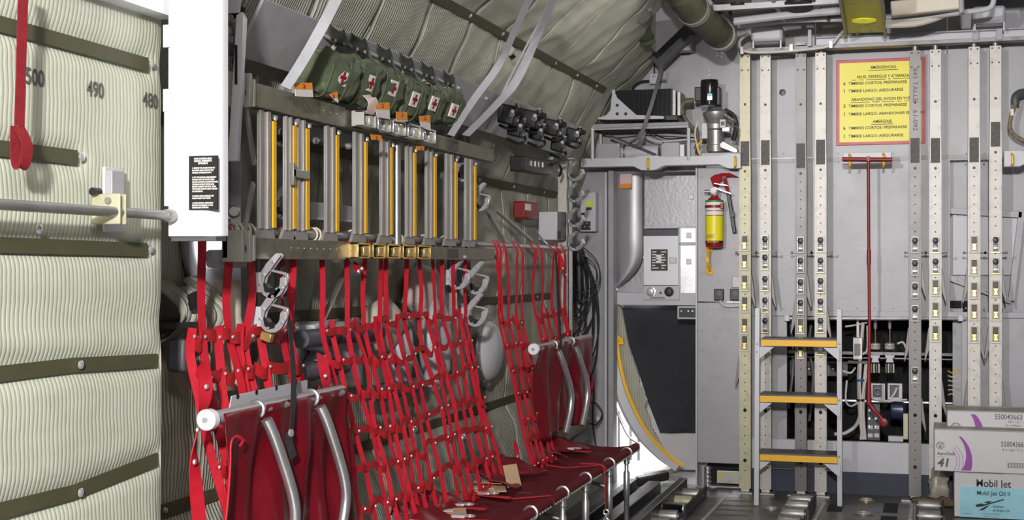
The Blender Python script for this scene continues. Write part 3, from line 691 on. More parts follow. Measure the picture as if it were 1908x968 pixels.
for k, (px, t0, b0, wpx, m, pl0, lats, lab_, gus) in enumerate(POSTS):
    c = P(px, 495, Y=YP); zt_ = P(px, t0, Y=YP).z; t = thing('bulkhead_post', lab_, 'post', (c.x, YP + .05, 0.0), 'vertical bulkhead posts')
    wt = .034; wb = .038; zk = P(px, pl0 + 46, Y=YP).z
    outline = [(-wt, zt_), (wt, zt_), (wt, zk + .2), (wb, zk - .05), (wb, .035), (-wb, .035), (-wb, zk - .05), (-wt, zk + .2)]
    ch = MB().prism(outline, (c.x, YP, 0), X_, Z_, Y_ * .055); body = ch.build('channel', m, t, bevel=.003)
    MB().box(c.x - wb + .006, c.x - wb + .0095, YP - .006, YP, .05, zk - .06).build('edge_lip', m, t); MB().box(c.x + wb - .0095, c.x + wb - .006, YP - .006, YP, .05, zk - .06).build('edge_lip', m, t)
    MB().cyl((c.x, YP + .03, zt_ - .01), (c.x, YP + .03, zr), .018, 12).build('top_pin', STEEL, t)
    f = MB().box(c.x - .028, c.x + .028, YP + .01, YP + .05, .012, .036); f.box(c.x - .085, c.x + .06, YP - .02, YP + .07, 0, .012); f.build('foot_plate', STEEL, t, bevel=.002)
    z1 = P(px, pl0, Y=YP).z; MB().box(c.x - .028, c.x + .028, YP - .003, YP + .001, zk, z1).build('dark_placard', BROWN, t)
    h = MB(); 
    for q, (dx, dz) in enumerate(((-.02, .015), (.02, .015), (-.02, .105), (.02, .105))): h.lathe([(.006, 0), (.005, -.004), (.002, -.005)], (c.x + dx, YP, zt_ - dz), Y_, 8)
    h.lathe([(.009, 0), (.007, -.004), (.003, -.005)], (c.x, YP, zk - .035), Y_, 10); h.lathe([(.009, 0), (.007, -.004), (.003, -.005)], (c.x, YP, zt_ - .33), Y_, 10); h.build('bolts', DGREY, t)
    h = MB(); zz = zk - .09; lz = [P(px, l_, Y=YP).z for l_, _ in lats]
    while zz > .12:
        if all(abs(zz - q) > .06 for q in lz): h.lathe([(.0042, 0), (.0042, -.0008)], (c.x, YP, zz), Y_, 8)
        zz -= .058
    for zz in (.55, .22): h.lathe([(.012, 0), (.011, -.002), (.004, -.0025)], (c.x, YP, zz), Y_, 10)
    h.build('bolt_holes', VOID, t)
    sd = 1 if k not in (6,) else -1
    for g in gus:
        if g:
            gz = P(px, g, Y=YP).z; sg = sd if gus.index(g) % 2 == 0 else -sd
            MB().prism([(0, .10), (sg * .006, .10), (sg * .030, -.10), (sg * .026, -.122), (0, -.04)], (c.x + sg * wb, YP + .02, gz), X_, Z_, Y_ * .03).build('side_gusset', ALUG, t, bevel=.002)
    for l_, br_ in lats: make_latch(t, (c.x, YP, P(px, l_, Y=YP).z), br_, k % 2)
    for dz in (.0,):
        MB().cyl((c.x - .065, YP + .03, P(px, 471, Y=YP).z), (c.x + .07, YP + .03, P(px, 471, Y=YP).z), .005, 8).build('cross_pin', STEEL, t)
        for s_ in (-.066, .062): MB().box(c.x + s_, c.x + s_ + .012, YP + .022, YP + .038, P(px, 473, Y=YP).z, P(px, 468, Y=YP).z).build('pin_end', BLACK, t)
    if k == 4: text('843 TALLE', .040, (c.x, YP - .001, P(px, 158, Y=YP).z), -Z_, X_, INKG, t, sx=1.2); text('61-092', .040, (c.x, YP - .001, P(px, 224, Y=YP).z), -Z_, X_, INKG, t, sx=1.2)

# plastic wrapping at the foot of one post
random.seed(5)
c = P(1749, 895, Y=9.16)
def crumple(cc, rx, ry, rz, m, name, seed, amp=.35):
    mb = MB(); mb.ball(cc, rx, ry, rz, 26, 18)
    for v in mb.v:
        d = v - Vector(cc); nn = 1 + amp * noise.noise(d * 22 + Vector((seed, 0, 0))) + amp * .5 * noise.noise(d * 60 + Vector((0, seed, 0))); v.xyz = Vector(cc) + d * nn
        if v.z < .002: v.z = .002
    return mb
tag(crumple((c.x + .0, 9.17, .12), .062, .04, .12, None, '', 3, .5).build('plastic_wrapping', mat('cloudy_plastic', (.36, .33, .28), .3, 0, .3, 20), ang=180), 'crumpled cloudy plastic wrapped round the foot of the post beside the cartons', 'plastic bag')
tag(crumple((c.x - .02, 9.12, .03), .11, .05, .028, None, '', 8, .7).build('debris_heap', mat('brown_debris', (.13, .09, .055), .9, 0, .5, 60, .5, 90), ang=180), 'small heap of brown dirt and shavings at the post foot by the cartons', 'debris')

# yellow emergency sign
t = thing('emergency_sign', 'yellow emergency instruction sign with a red border on the bulkhead', 'sign', P(1640, 270, Y=YB - .012))
x0, x1, z0, z1 = rect(1558, 1724, 109, 269, YB - .012)
MB().box(x0, x1, YB - .012, YB - .004, z0, z1).build('red_board', REDS, t, bevel=.002)
MB().box(x0 + .022, x1 - .024, YB - .014, YB - .010, z0 + .02, z1 - .022).build('yellow_face', YELS, t)
def st(s, px, py, size=.0265, al='LEFT', ul=0):
    p = P(px, py, Y=YB - .0145); text(s, size, p, X_, Z_, INK, t, bold=.018, align=al, sx=.95 if al == 'CENTER' else 1.03)
    if ul:
        W_ = ul; q = MB()
        words_ = s.split(); L_ = len(s); cx = 0
        x_ = p.x - W_ / 2
        for w_ in words_:
            q.box(x_ + cx / L_ * W_, x_ + (cx + len(w_)) / L_ * W_, YB - .0146, YB - .014, p.z - .020, p.z - .0165); cx += len(w_) + 1
        q.build('underline', INK, t)
st('EMERGENCIAS', 1646, 125, al='CENTER', ul=.19)
st('EN EL DESPEGUE Y ATERRIZAJE', 1648, 142, al='CENTER', ul=.42)
rows = [(156, '6', 'TIMBRES CORTOS: PREPARARSE'), (170, '1', 'TIMBRE LARGO: ASEGURARSE'), (198, '3', 'TIMBRES CORTOS: PREPARARSE'), (213, '1', 'TIMBRE LARGO: ABANDONAR EL AVION'), (239, '6', 'TIMBRES CORTOS: PREPARARSE'), (254, '1', 'TIMBRE LARGO: ASEGURARSE')]
for py, a, b in rows: st(a, 1571, py, .031); st(b, 1581, py, .0255)
st('ABANDONO DEL AVION EN VUELO', 1646, 184, al='CENTER', ul=.42)
st('AMERIZAJE', 1644, 226, al='CENTER', ul=.14)
tag(MB().lathe([(.022, 0), (.020, -.003), (.018, -.0035)], P(1458, 172, Y=YB), Y_, 18).build('hole_plug', BLACK), 'round black plug in the grey bulkhead panel between the posts', 'plug')
for px, py in ((1280, 99),):
    tag(MB().pbox(1270, 1286, 96, 103, YB - .006, .006).build('nameplate', BLACK), 'small black nameplate high on the bulkhead left of the pump motor', 'label')
MB_ = MB()
for dx, dy in ((0, 0), (8, 2), (-1, 7), (7, 9)): MB_.lathe([(.009, 0), (.007, -.006)], P(1338 + dx, 97 + dy, Y=YB), Y_, 8)
S('trim_9', MB_, STEEL)
MB_ = MB()
for dy in (0, 8, 16): MB_.lathe([(.009, 0), (.007, -.006)], P(1322, 132 + dy, Y=YB), Y_, 8)
S('trim_9', MB_, STEEL)

# red crank handle
t = thing('crank_handle', 'red T-shaped crank handle hanging down the bulkhead between the posts', 'hand crank', P(1648, 795, Y=9.12))
yk = 9.13; a, b = P(1569, 296, Y=yk), P(1663, 297, Y=yk)
MB().cyl(a, b, .013, 12).build('cross_handle', REDD, t)
MB().box(P(1615, 0, Y=yk).x, P(1621, 0, Y=yk).x, yk - .012, yk + .012, P(1618, 300, Y=yk).z, P(1618, 291, Y=yk).z).build('hub', REDD, t, bevel=.002)
sh = [P(1618, 298, Y=yk), P(1619, 470, Y=yk), P(1620, 600, Y=yk), P(1619, 735, Y=yk)]
MB().tube(sh, .0095, 12).build('shaft', REDD, t)
MB().tube([P(1619, 465, Y=yk), P(1619, 492, Y=yk)], .013, 12).build('collar', REDD, t)
MB().tube([P(1619, 690, Y=yk), P(1619, 752, Y=yk)], [.012, .017], 12).build('socket', REDD, t)
MB().tube(spline([P(1618, 748, Y=yk), P(1628, 762, Y=yk), P(1642, 778, Y=yk - .02), P(1650, 793, Y=yk - .03)]), [.014] * 9 + [.013] * 8 + [.011] * 8, 12).build('crank_arm', REDD, t)
MB().lathe([(.014, 0), (.026, .004), (.026, .014), (.010, .018)], P(1646, 787, Y=yk - .06), (.1, 1, .1), 16).build('crank_eye', REDD, t)

# fire extinguisher
ye = 9.24; cx = P(1331, 420, Y=ye).x; zb = P(1331, 461, Y=ye).z; zt2 = P(1331, 365, Y=ye).z; rr = .058; H_ = zt2 - zb
t = thing('fire_extinguisher', 'red fire extinguisher with yellow and white labels strapped to the grey partition', 'fire extinguisher', (cx, ye, zb))
MB().lathe([(.03, 0), (.052, .004), (rr, .014), (rr, H_ - .07), (rr * .93, H_ - .04), (rr * .7, H_ - .018), (.022, H_ - .004), (.020, H_ + .012)], (cx, ye, zb), Z_, 32).build('cylinder', REDP, t)
def band(z0, z1, m, name, r=rr + .0015): return MB().lathe([(r, z0), (r, z1)], (cx, ye, zb), Z_, 32).build(name, m, t)
band(.045, .21, YELS, 'yellow_label'); band(.030, .045, BLACK, 'warning_band'); band(.245, .275, CARD, 'white_label'); band(.215, .24, CARD, 'white_label'); band(.278, .30, CARD, 'white_label'); band(.30, .312, mat('green_print', (.02, .22, .08), .5), 'green_band')
band(.262, .28, REDD, 'retaining_strap', rr + .005)
text('ABC', .03, (cx - .015, ye - rr - .003, zb + .075), X_, Z_, REDP, t, bold=.02)
for i in range(6): MB().box(cx - .036 + i * .013, cx - .030 + i * .013, ye - rr - .001, ye - rr + .004, zb + .033, zb + .042).build('warning_mark', YEL, t)
MB().box(cx + .045, cx + .066, ye - .05, ye - .01, zb + .255, zb + .29).build('strap_buckle', REDD, t, bevel=.003)
v = MB().lathe([(.022, 0), (.026, .01), (.026, .04), (.014, .05)], (cx, ye, zb + H_ + .004), Z_, 16).build('valve', CHROME, t)
MB().lathe([(.022, 0), (.022, -.02), (.016, -.024)], (cx - .002, ye - .015, zb + H_ + .035), Y_, 16).build('gauge', CARD, v)
MB().cyl((cx - .02, ye, zb + H_ + .03), (cx - .065, ye, zb + H_ + .03), .012, 12).build('nozzle', STEEL, t)
MB().obox((cx + .055, ye - .01, zb + H_ + .035), (.058, 0, -.022), (0, .007, 0), (.002, 0, .0045)).build('lower_grip', CHROME, t, bevel=.002)
MB().obox((cx + .045, ye - .01, zb + H_ + .075), (.046, 0, -.008), (0, .007, 0), (.001, 0, .004)).build('trigger_lever', CHROME, t, bevel=.002)
# axe
REDA = mat('axe_red', (.30, .006, .010), .7, 0, .1, 12, spec=.2)
t = thing('crash_axe', 'red-headed crash axe with black handle clipped beside the fire extinguisher', 'axe', P(1367, 434, Y=9.30))
ya = 9.31
hd = [P(a, b, Y=ya) for a, b in ((1323, 331), (1330, 326), (1345, 322), (1360, 322), (1377, 330), (1362, 329), (1352, 330), (1342, 338), (1337, 348), (1333, 352), (1328, 345))]
MB().prism([(p.x, p.z) for p in hd], (0, ya, 0), X_, Z_, Y_ * .018).build('axe_head', REDA, t, bevel=.003)
MB().beam(P(1350, 332, Y=ya), P(1357, 360, Y=ya), .022, .02, Y_).build('neck', REDA, t, bevel=.003)
MB().beam(P(1357, 358, Y=ya), P(1369, 434, Y=ya), .026, .022, Y_).build('handle', BLACK, t, bevel=.005)
MB().beam(P(1360, 400, Y=ya - .01), P(1369, 399, Y=ya - .01), .034, .02, Y_).build('handle_clip', DGREY, t, bevel=.003)
MB().pbox(1346, 1353, 328, 337, ya - .008, .01).build('head_clip', BLACK, t)
# yellow grab strap
t = thing('yellow_grab_strap', 'yellow curved grab strap below the fire extinguisher', 'strap', P(1322, 512, Y=9.33))
MB().ribbon(spline([P(1322, 464, Y=9.33), P(1319, 478, Y=9.28), P(1319, 490, Y=9.28), P(1323, 505, Y=9.33)]), X_, .02, .008).build('grip', YEL, t)
for py in (464, 505): MB().lathe([(.026, 0), (.024, -.008), (.01, -.01)], P(1322, py, Y=9.355), Y_, 18).build('end_pad', YEL, t)
# sockets + cable
for px, lab_ in ((1339, 'black square electrical socket on the grey partition below the grab strap'), (1369, 'black square electrical socket half behind the yellowed post')):
    t = thing('electrical_socket', lab_, 'socket', P(px, 560, Y=9.34), 'sockets on the partition')
    MB().pbox(px - 9, px + 9, 538, 559, 9.325, .035).build('housing', BLACK, t, bevel=.005)
    MB().lathe([(.020, 0), (.020, -.006), (.014, -.007)], P(px, 548, Y=9.325), Y_, 16).build('socket_ring', DGREY, t)
tag(MB().pbox(1363, 1380, 514, 536, 9.34, .03).build('light_fitting', LGREY, bevel=.008), 'small pale rounded fitting above the black sockets', 'fitting')
tag(MB().tube(spline([P(1342, 560, Y=9.33), P(1348, 568, Y=9.31), P(1362, 570, Y=9.31), P(1380, 569, Y=9.31)]), .008, 8).build('socket_cable', CABLEW), 'beige cable looping below the black sockets', 'cable')
tag(MB().pbox(1362, 1369, 455, 463, 9.355, .006).build('small_label', OLIVE), 'tiny olive label plate on the partition beside the axe handle', 'label')

# ladder
yl = 8.93
t = thing('step_ladder', 'white framed step ladder with three dark treads edged yellow', 'step ladder', P(1488, 940, Y=yl))
zT = P(1563, 575, Y=yl).z
def rail(px0, px1, ztop, Y0, Y1, name='rail'):
    a, b = P(px0, 940, Y=Y0), P(px1, 600, Y=Y1); a.z = 0; b.z = ztop
    return MB().beam(a, b, .03, .05, Y_).build(name, LGREY, t, bevel=.002)
rail(1410, 1412, zT - .0, 8.84, 8.93); rail(1565, 1564, zT, 8.95, 8.95)
steps = [(1418, 1559, 628, 645), (1414, 1560, 733, 750), (1411, 1560, 838, 860)]
for q, (a, b, c0, c1) in enumerate(steps):
    xa, xb, z_0, z_1 = rect(a, b, c1 - 11, c1, yl - .03)
    s_ = MB().box(xa, xb, yl - .02, yl + .20, z_1 - .012, z_1 + .012).build('tread', DGREY, t, bevel=.002)
    MB().box(xa, xb, yl - .03, yl - .02, z_0, z_1 + .002).build('yellow_edge', YEL, s_, bevel=.001)
    for sg, xx in ((1, xa - .018), (-1, xb + .018)):
        MB().prism([(0, 0), (sg * .10, 0), (0, -.085)], (xx, yl - .035, z_0 - .005), X_, Z_, Y_ * .012).build('corner_gusset', LGREY, t, bevel=.001)
    MB().cyl((xa, yl + .18, z_1 - .03), (xb, yl + .18, z_1 - .03), .010, 8).build('cross_bar', ALU, t)
bt = MB()
for px in (1410, 1564):
    for py in (640, 655, 745, 760, 850, 872): bt.lathe([(.006, 0), (.004, -.004)], P(px, py, Y=yl - .026 if px > 1500 else yl - .05), Y_, 8)
bt.build('bolts', STEEL, t)

# ------------- radiator, shelf, boxes, pump
ys = 9.18
t = thing('tubular_shelf', 'grey tubular shelf frame carrying the black finned unit', 'shelf', P(1195, 297, Y=ys))
for yy in (9.18, 9.42): MB().cyl(P(1098, 237, Y=yy), P(1283, 230, Y=yy), .013, 10).build('long_tube', GREY, t)
MB().pbox(1104, 1283, 229, 240, ys - .005, .02).build('front_lip', GREY, t, bevel=.002)
MB().box(P(1104, 0, Y=ys).x, P(1283, 0, Y=ys).x, ys, 9.44, P(1190, 236, Y=ys).z, P(1190, 234, Y=ys).z).build('tray', DGREY, t)
for px in (1104, 1283, 1119): MB().cyl(P(px, 238, Y=ys + (.2 if px == 1119 else 0)), P(px, 298, Y=ys + (.2 if px == 1119 else 0)), .012, 10).build('leg', LGREY, t)
rb = MB()
for i in range(12): rb.lathe([(.006, 0), (.004, -.004)], P(1110 + i * 15, 236, Y=ys - .006), Y_, 8)
rb.build('rivets', STEEL, t)
t = thing('finned_unit', 'black finned cooling unit with a pierced white side bracket on the shelf', 'cooler', P(1195, 223, Y=9.2))
yr = 9.20
x0, x1, z0, z1 = rect(1142, 1252, 166, 222, yr)
MB().box(x0 + .01, x1, yr + .02, yr + .22, z0 + .01, z1).build('core', BLACK, t)
fm = MB(); n = 44
for i in range(n): xx = x0 + .02 + (x1 - x0 - .03) * i / (n - 1); fm.box(xx - .0018, xx + .0018, yr - .0, yr + .02, z0 + .02, z1 - .002)
fm.build('fins', BLACKC, t)
q = [P(a, b, Y=yr - .012) for a, b in ((1141, 170), (1145, 170), (1150, 182), (1170, 200), (1186, 214), (1236, 216), (1238, 221), (1134, 223), (1110, 222), (1104, 214), (1108, 213), (1118, 218), (1130, 214), (1137, 205))]
br = MB().prism([(p.x, p.z) for p in q], (0, yr - .012, 0), X_, Z_, Y_ * .014).build('side_bracket', LGREY, t, bevel=.0015)
for px, py in ((1150, 196), (1150, 212), (1166, 212)): MB().lathe([(.011, 0), (.011, -.001)], P(px, py, Y=yr - .012), Y_, 16).build('hole', BLACK, br)
for px in (1253, 1262): MB().pbox(px, px + 6, 167 + (px - 1253) * .4, 215, yr + .0, .2).build('end_rail', STEEL, t, bevel=.002)
MB().pbox(1240, 1262, 214, 224, yr - .02, .2).build('fan_base', BLACK, t, bevel=.003)
MB().pbox(1140, 1146, 167, 174, yr - .015, .03).build('corner_tab', LGREY, t)
t = thing('equipment_box', 'pale grey equipment box under the left end of the tubular shelf', 'box', P(1136, 297, Y=9.25), 'grey boxes under the shelf')
MB().pbox(1112, 1155, 267, 298, 9.27, .2).build('case', GREY, t, bevel=.004); MB().pbox(1150, 1153, 268, 297, 9.265, .01).build('corner_seam', STEEL, t)
t = thing('equipment_box', 'small grey equipment box under the right end of the tubular shelf', 'box', P(1250, 297, Y=9.25), 'grey boxes under the shelf')
MB().pbox(1232, 1266, 265, 298, 9.27, .2).build('case', GREY, t, bevel=.004); MB().pbox(1234, 1237, 264, 267, 9.262, .01).build('screw', BLACK, t); MB().pbox(1262, 1276, 268, 296, 9.3, .1).build('connector', STEEL, t, bevel=.004)
t = thing('grey_canister', 'rounded grey canister lying between the boxes under the shelf', 'canister', P(1190, 297, Y=9.3))
MB().cyl(P(1157, 284, Y=9.35), P(1228, 284, Y=9.35), .052, 20).build('barrel', LGREY, t); MB().cyl(P(1163, 284, Y=9.35), P(1167, 284, Y=9.35), .055, 20).build('band', STEEL, t)
t = thing('dark_rod', 'dark slanting rod lying across the gap under the shelf', 'rod', P(1180, 285, Y=9.2))
MB().cyl(P(1136, 252, Y=9.24), P(1222, 288, Y=9.24), .008, 8).build('rod', DGREY, t)
for k, pts in enumerate((((1105, 244), (1150, 250), (1200, 246), (1282, 250)), ((1190, 246), (1220, 262), (1260, 262), (1286, 258)), ((1205, 240), (1240, 258), (1290, 256), (1300, 262)))):
    tag(MB().tube(spline([P(a, b, Y=9.3) for a, b in pts]), .005, 6).build('wire', [CABLEB, CREAM, CABLEB][k]), ['black wire sagging along the underside of the shelf', 'pale wire drooping under the right half of the shelf', 'black wire running from the shelf to the pump hose'][k], 'wire')
t = thing('hanging_strap', 'grey webbing strap hanging across the black finned unit and curling under the shelf', 'strap', P(1190, 275, Y=9.14))
MB().ribbon(spline([P(1237, 92, Y=9.38), P(1230, 135, Y=9.22), P(1217, 185, Y=9.13), P(1204, 225, Y=9.12), P(1194, 250, Y=9.14), P(1178, 264, Y=9.16), P(1155, 270, Y=9.2)]), (1, .1, .2), .026, .004).build('webbing', WEBD, t)
MB().ribbon(spline([P(1200, 245, Y=9.16), P(1196, 258, Y=9.15), P(1190, 274, Y=9.18)]), (1, .3, .2), .03, .004).build('loose_end', WEBD, t)
t = thing('sensor_box', 'small pale junction box with a cable above the finned unit', 'junction box', P(1218, 156, Y=9.44))
MB().pbox(1210, 1227, 137, 156, 9.43, .05).build('case', LGREY, t, bevel=.003); MB().cyl(P(1219, 137, Y=9.45), P(1219, 100, Y=9.45), .005, 8).build('lead', BLACK, t)
MB().tube(spline([P(1210, 151, Y=9.45), P(1195, 152, Y=9.44), P(1182, 160, Y=9.42), P(1178, 170, Y=9.38)]), .008, 8).build('side_cable', CABLEB, t); MB().cyl(P(1227, 150, Y=9.45), P(1242, 150, Y=9.45), .008, 8).build('connector', STEEL, t)
text('pH', .02, P(1218, 142, Y=9.428), X_, Z_, INK, t)
# pump and motor
t = thing('hydraulic_pump', 'hydraulic pump with glossy black motor on top and a grey cast body', 'pump', P(1335, 292, Y=9.28))
yp = 9.22
c = P(1322, 197, Y=yp); h = P(1322, 148, Y=yp).z - c.z
mt = MB().lathe([(.054, 0), (.058, .004), (.058, h * .45), (.0595, h * .46), (.0595, h - .02), (.055, h - .004), (.03, h)], c, Z_, 28).build('motor', mat('gloss_black', (.01, .01, .011), .12, 0, .1, coat=.6), t)
MB().pbox(1318, 1327, 174, 186, yp - .061, .004).build('label_plate', ALU, mt); MB().pbox(1318, 1327, 174, 179, yp - .0625, .002).build('green_label', CYAN, mt)
MB().box(c.x - .095, c.x - .05, yp - .03, yp + .05, c.z + .03, c.z + .125).build('terminal_box', BLACK, mt, bevel=.006); MB().box(c.x + .05, c.x + .075, yp - .03, yp + .05, c.z + .0, c.z + .12).build('side_box', BLACK, mt, bevel=.006)
MB().tube(spline([P(1292, 188, Y=yp), P(1276, 190, Y=yp), P(1270, 200, Y=yp), P(1274, 215, Y=yp), P(1284, 232, Y=yp), P(1298, 245, Y=yp), P(1300, 262, Y=yp), P(1296, 278, Y=yp)], 8), [.021] * 24 + [.013] * 33, 12).build('ribbed_hose', mat('hose_khaki', (.12, .10, .07), .6, .1, .3, 30), t)
c2 = P(1333, 285, Y=yp)
MB().lathe([(.04, 0), (.058, .01), (.062, .05), (.055, .055), (.055, .15), (.072, .16), (.074, .19), (.06, .21), (.085, .25), (.085, .27), (.05, .285), (.04, .30)], (c2.x, yp + .02, c2.z), Z_, 24).build('pump_body', STEEL, t)
MB().pbox(1307, 1318, 229, 258, yp - .03, .08).build('port_block', LGREY, t, bevel=.004)
MB().pbox(1341, 1352, 222, 238, yp - .09, .08).build('solenoid', LGREY, t, bevel=.003); MB().pbox(1343, 1350, 226, 233, yp - .095, .01).build('solenoid_face', BLACK, t)
MB().pbox(1345, 1360, 236, 245, yp - .08, .06).build('valve_block', ALU, t, bevel=.004)
MB().tube(spline([P(1350, 205, Y=yp), P(1366, 215, Y=yp), P(1372, 235, Y=yp), P(1366, 262, Y=yp)]), .016, 10).build('outlet_pipe', BLACK, t)
for k in range(4): MB().tube([P(1345 + k * 6, 210 + k * 4, Y=yp - .02), P(1352 + k * 6, 214 + k * 4, Y=yp - .04)], .012, 8).build('fitting', STEEL, t)
MB().prism([(p.x, p.z) for p in [P(a, b, Y=yp - .04) for a, b in ((1340, 268), (1347, 262), (1374, 277), (1375, 284), (1368, 285), (1342, 275))]], (0, yp - .04, 0), X_, Z_, Y_ * .05).build('foot_bracket', STEEL, t, bevel=.004)
MB().pbox(1307, 1378, 284, 292, yp - .03, .15).build('mounting_shelf', GREY, t, bevel=.003)
for k, pts in enumerate((((1300, 225), (1295, 250), (1302, 285)), ((1365, 235), (1376, 240), (1372, 270)), ((1308, 262), (1300, 272), (1305, 290)))):
    MB().tube(spline([P(a, b, Y=yp - .02) for a, b in pts]), .006, 8).build('wire', [CREAM, BROWN, YEL][k], t)

# conduit and hanging hose at right edge
t = thing('cable_loom', 'braided tan cable loom looping from a dark elbow at the right edge', 'cable loom', P(1890, 262, Y=9.32))
MB().tube(spline([P(1915, 172, Y=9.36), P(1900, 174, Y=9.32), P(1892, 182, Y=9.30), P(1892, 194, Y=9.30)]), .026, 12).build('elbow', DGREY, t)
lm = mat('braided_tan', (.25, .19, .10), .6, .1, .4, 60, .4, 200)
for d in (-.012, 0, .012): MB().tube(spline([P(1893, 190, Y=9.30 + d), P(1884, 215, Y=9.28 + d), P(1883, 240, Y=9.28 + d), P(1896, 256, Y=9.3 + d), P(1925, 268, Y=9.32 + d)], 8), .013, 10).build('loom_strand', lm, t)
MB().pbox(1883, 1889, 203, 215, 9.25, .004).build('loom_tag', CARD, t)

# ------------- boxes of oil
yb = 8.72
def carton(px0, px1, py0, py1, Y, dep, label, lid=10):
    x0, x1, z0, z1 = rect(px0, px1, py0, py1, Y)
    t = thing('carton', label, 'carton', ((x0 + x1) / 2, Y + dep / 2, z0), 'oil cartons')
    MB().box(x0, x1, Y, Y + dep, z0, z1).build('box', BOXW, t, bevel=.004)
    return t, x0, x1, z0, z1
b1, x0, x1, z0b, z1b = carton(1778, 1975, 880, 966, 8.74, .36, 'white carton with a sky-blue label and jet drawing, at the bottom of the stack')
MB().box(x0 + .032, x1, 8.737, 8.741, z0b - .0, z1b - .092).build('blue_panel', CYAN, b1)
text('CAUTION: AVOID SPILLING ON INSULATION, PLASTIC, RUBBER OR PAINT', .0075, (x0 + .028, 8.7385, z1b - .01), X_, Z_, INKG, b1, align='LEFT')
text('Mobil Jet', .062, (P(1851, 901, Y=8.738).x, 8.7385, P(1851, 901, Y=8.738).z), X_, Z_, INK, b1, bold=.012, sx=.88)
text('Mobil Jet Oil II', .036, (P(1851, 919, Y=8.735).x, 8.735, P(1851, 919, Y=8.735).z), X_, Z_, INK, b1, bold=.01, sx=.88)
for i, s_ in enumerate(('Synthetic', 'Jet Engine Oil')):
    p = P(1850, 943 + i * 7, Y=8.735); text(s_, .017, p, X_, Z_, INK, b1, align='LEFT', bold=.01)
text('MADE IN USA', .008, P(1802, 956, Y=8.735), X_, Z_, INKG, b1)
for i, s_ in enumerate(('MIL-PRF-23699 CLASS STD', 'NATO CODE O-156', '24 x 1 QUART CANS')): text(s_, .009, P(1846, 957 + i * 5, Y=8.735), X_, Z_, INKG, b1)
jp = [[(1817, 940), (1828, 937), (1834, 939), (1870, 929), (1871, 931), (1843, 939), (1830, 943), (1820, 944)], [(1833, 936), (1840, 933), (1848, 933), (1842, 937)], [(1823, 950), (1836, 943), (1845, 940), (1832, 950)]]
jm = MB()
for poly in jp:
    q = [P(a, b, Y=8.735) for a, b in poly]; jm.prism([(p.x, p.z) for p in q], (0, 8.7355, 0), X_, Z_, Y_ * .001)
jm.build('jet_drawing', INK, b1)
b2, x0, x1, z0, z1 = carton(1741, 1935, 801, 880, 8.70, .38, 'white carton with purple arc and large 41, lying crosswise on the jet-drawing carton')
def toZ(z): return z
def shell(t, px, py, s, Y):
    c = P(px, py, Y=Y); q = []
    for i in range(15):
        a = R(-40 + 260 * i / 14); q.append((c.x + s * (1 + .03 * (i % 2)) * math.cos(a), c.z + s * .95 * math.sin(a)))
    q += [(c.x - s * .45, c.z - s * .95), (c.x + s * .45, c.z - s * .95)]
    MB().prism(q, (0, Y - .0008, 0), X_, Z_, Y_ * .001).build('shell_outline', INKG, t)
    q2 = [(c.x + (a - c.x) * .84, c.z + (b - c.z) * .84) for a, b in q]
    MB().prism(q2, (0, Y - .0014, 0), X_, Z_, Y_ * .001).build('shell_face', BOXW, t)
    m_ = MB()
    for i in range(7):
        a = R(35 + 110 * i / 6); m_.beam((c.x + .1 * s * math.cos(a), Y - .0018, c.z - s * .7), (c.x + .85 * s * math.cos(a), Y - .0018, c.z + .8 * s * math.sin(a)), .0015, .0008, (0, 1, 0))
    m_.build('shell_ribs', INKG, t)
def arcband(t, cpx, cpy, Y, r0, r1, a0, a1, m, zlo, zhi, taper=True):
    c = P(cpx, cpy, Y=Y); n = 30; o_ = []; i_ = []
    for i in range(n + 1):
        a = R(a0 + (a1 - a0) * i / n); o_.append((c.x + r1 * math.cos(a), c.z + r1 * math.sin(a)))
        rr_ = r0 + (r1 - r0) * ((.85 * (i / n)) if taper else 0); i_.append((c.x + rr_ * math.cos(a), c.z + rr_ * math.sin(a)))
    pts = [(x, min(max(z, zlo), zhi)) for x, z in o_ + i_[::-1]]
    MB().prism(pts, (0, Y - .001, 0), X_, Z_, Y_ * .001).build('printed_arc', m, t, smooth=False)
Y2 = 8.6995; zl2, zh2 = P(1800, 876, Y=Y2).z, P(1800, 813, Y=Y2).z
arcband(b2, 1746, 857, Y2, .148, .200, -22, 52, PURP, zl2, zh2)
for r_ in (.130, .112, .095): arcband(b2, 1752, 858, Y2, r_ - .0025, r_, -35, 48, PURP, zl2, zh2, False)
shell(b2, 1752, 829, .023, Y2)
text('AeroShell', .026, P(1746, 844, Y=Y2), X_, Z_, INKG, b2, align='LEFT', bold=.02)
text('Fluid Fluide', .009, P(1746, 850, Y=Y2), X_, Z_, REDS, b2, align='LEFT')
tt = text('41', .070, P(1759, 862, Y=Y2), X_ , Z_, INKG, b2, bold=.03, sx=1.0)
for v in tt.data.vertices: v.co.x += (v.co.z - (P(1759, 862, Y=Y2).z - world_loc(b2).z)) * .18
text('550043664', .044, P(1865, 827, Y=Y2), X_, Z_, INKG, b2, align='LEFT', bold=.01, sx=.72)
text('6 x 1gal / 6 x 3.785L', .021, P(1868, 837, Y=Y2), X_, Z_, INKG, b2, align='LEFT')
bc = MB(); bx_ = P(1878, 866, Y=Y2)
for i in range(28): bc.box(bx_.x + .003 + i * .0052, bx_.x + .003 + i * .0052 + .0012 + .0022 * (i * 7 % 3 == 0), Y2 - .001, Y2, bx_.z - .011, bx_.z + .011)
for a, b, c_, d_ in ((-.001, .15, -.014, -.012), (-.001, .15, .012, .014), (-.002, 0, -.014, .014)): bc.box(bx_.x + a, bx_.x + b, Y2 - .001, Y2, bx_.z + c_, bx_.z + d_)
bc.build('barcode', INKG, b2)
MB().box(x0 - .001, x1 + .001, 8.698, 9.0, z1 - .006, z1 + .002).build('packing_tape', BOXT, b2)
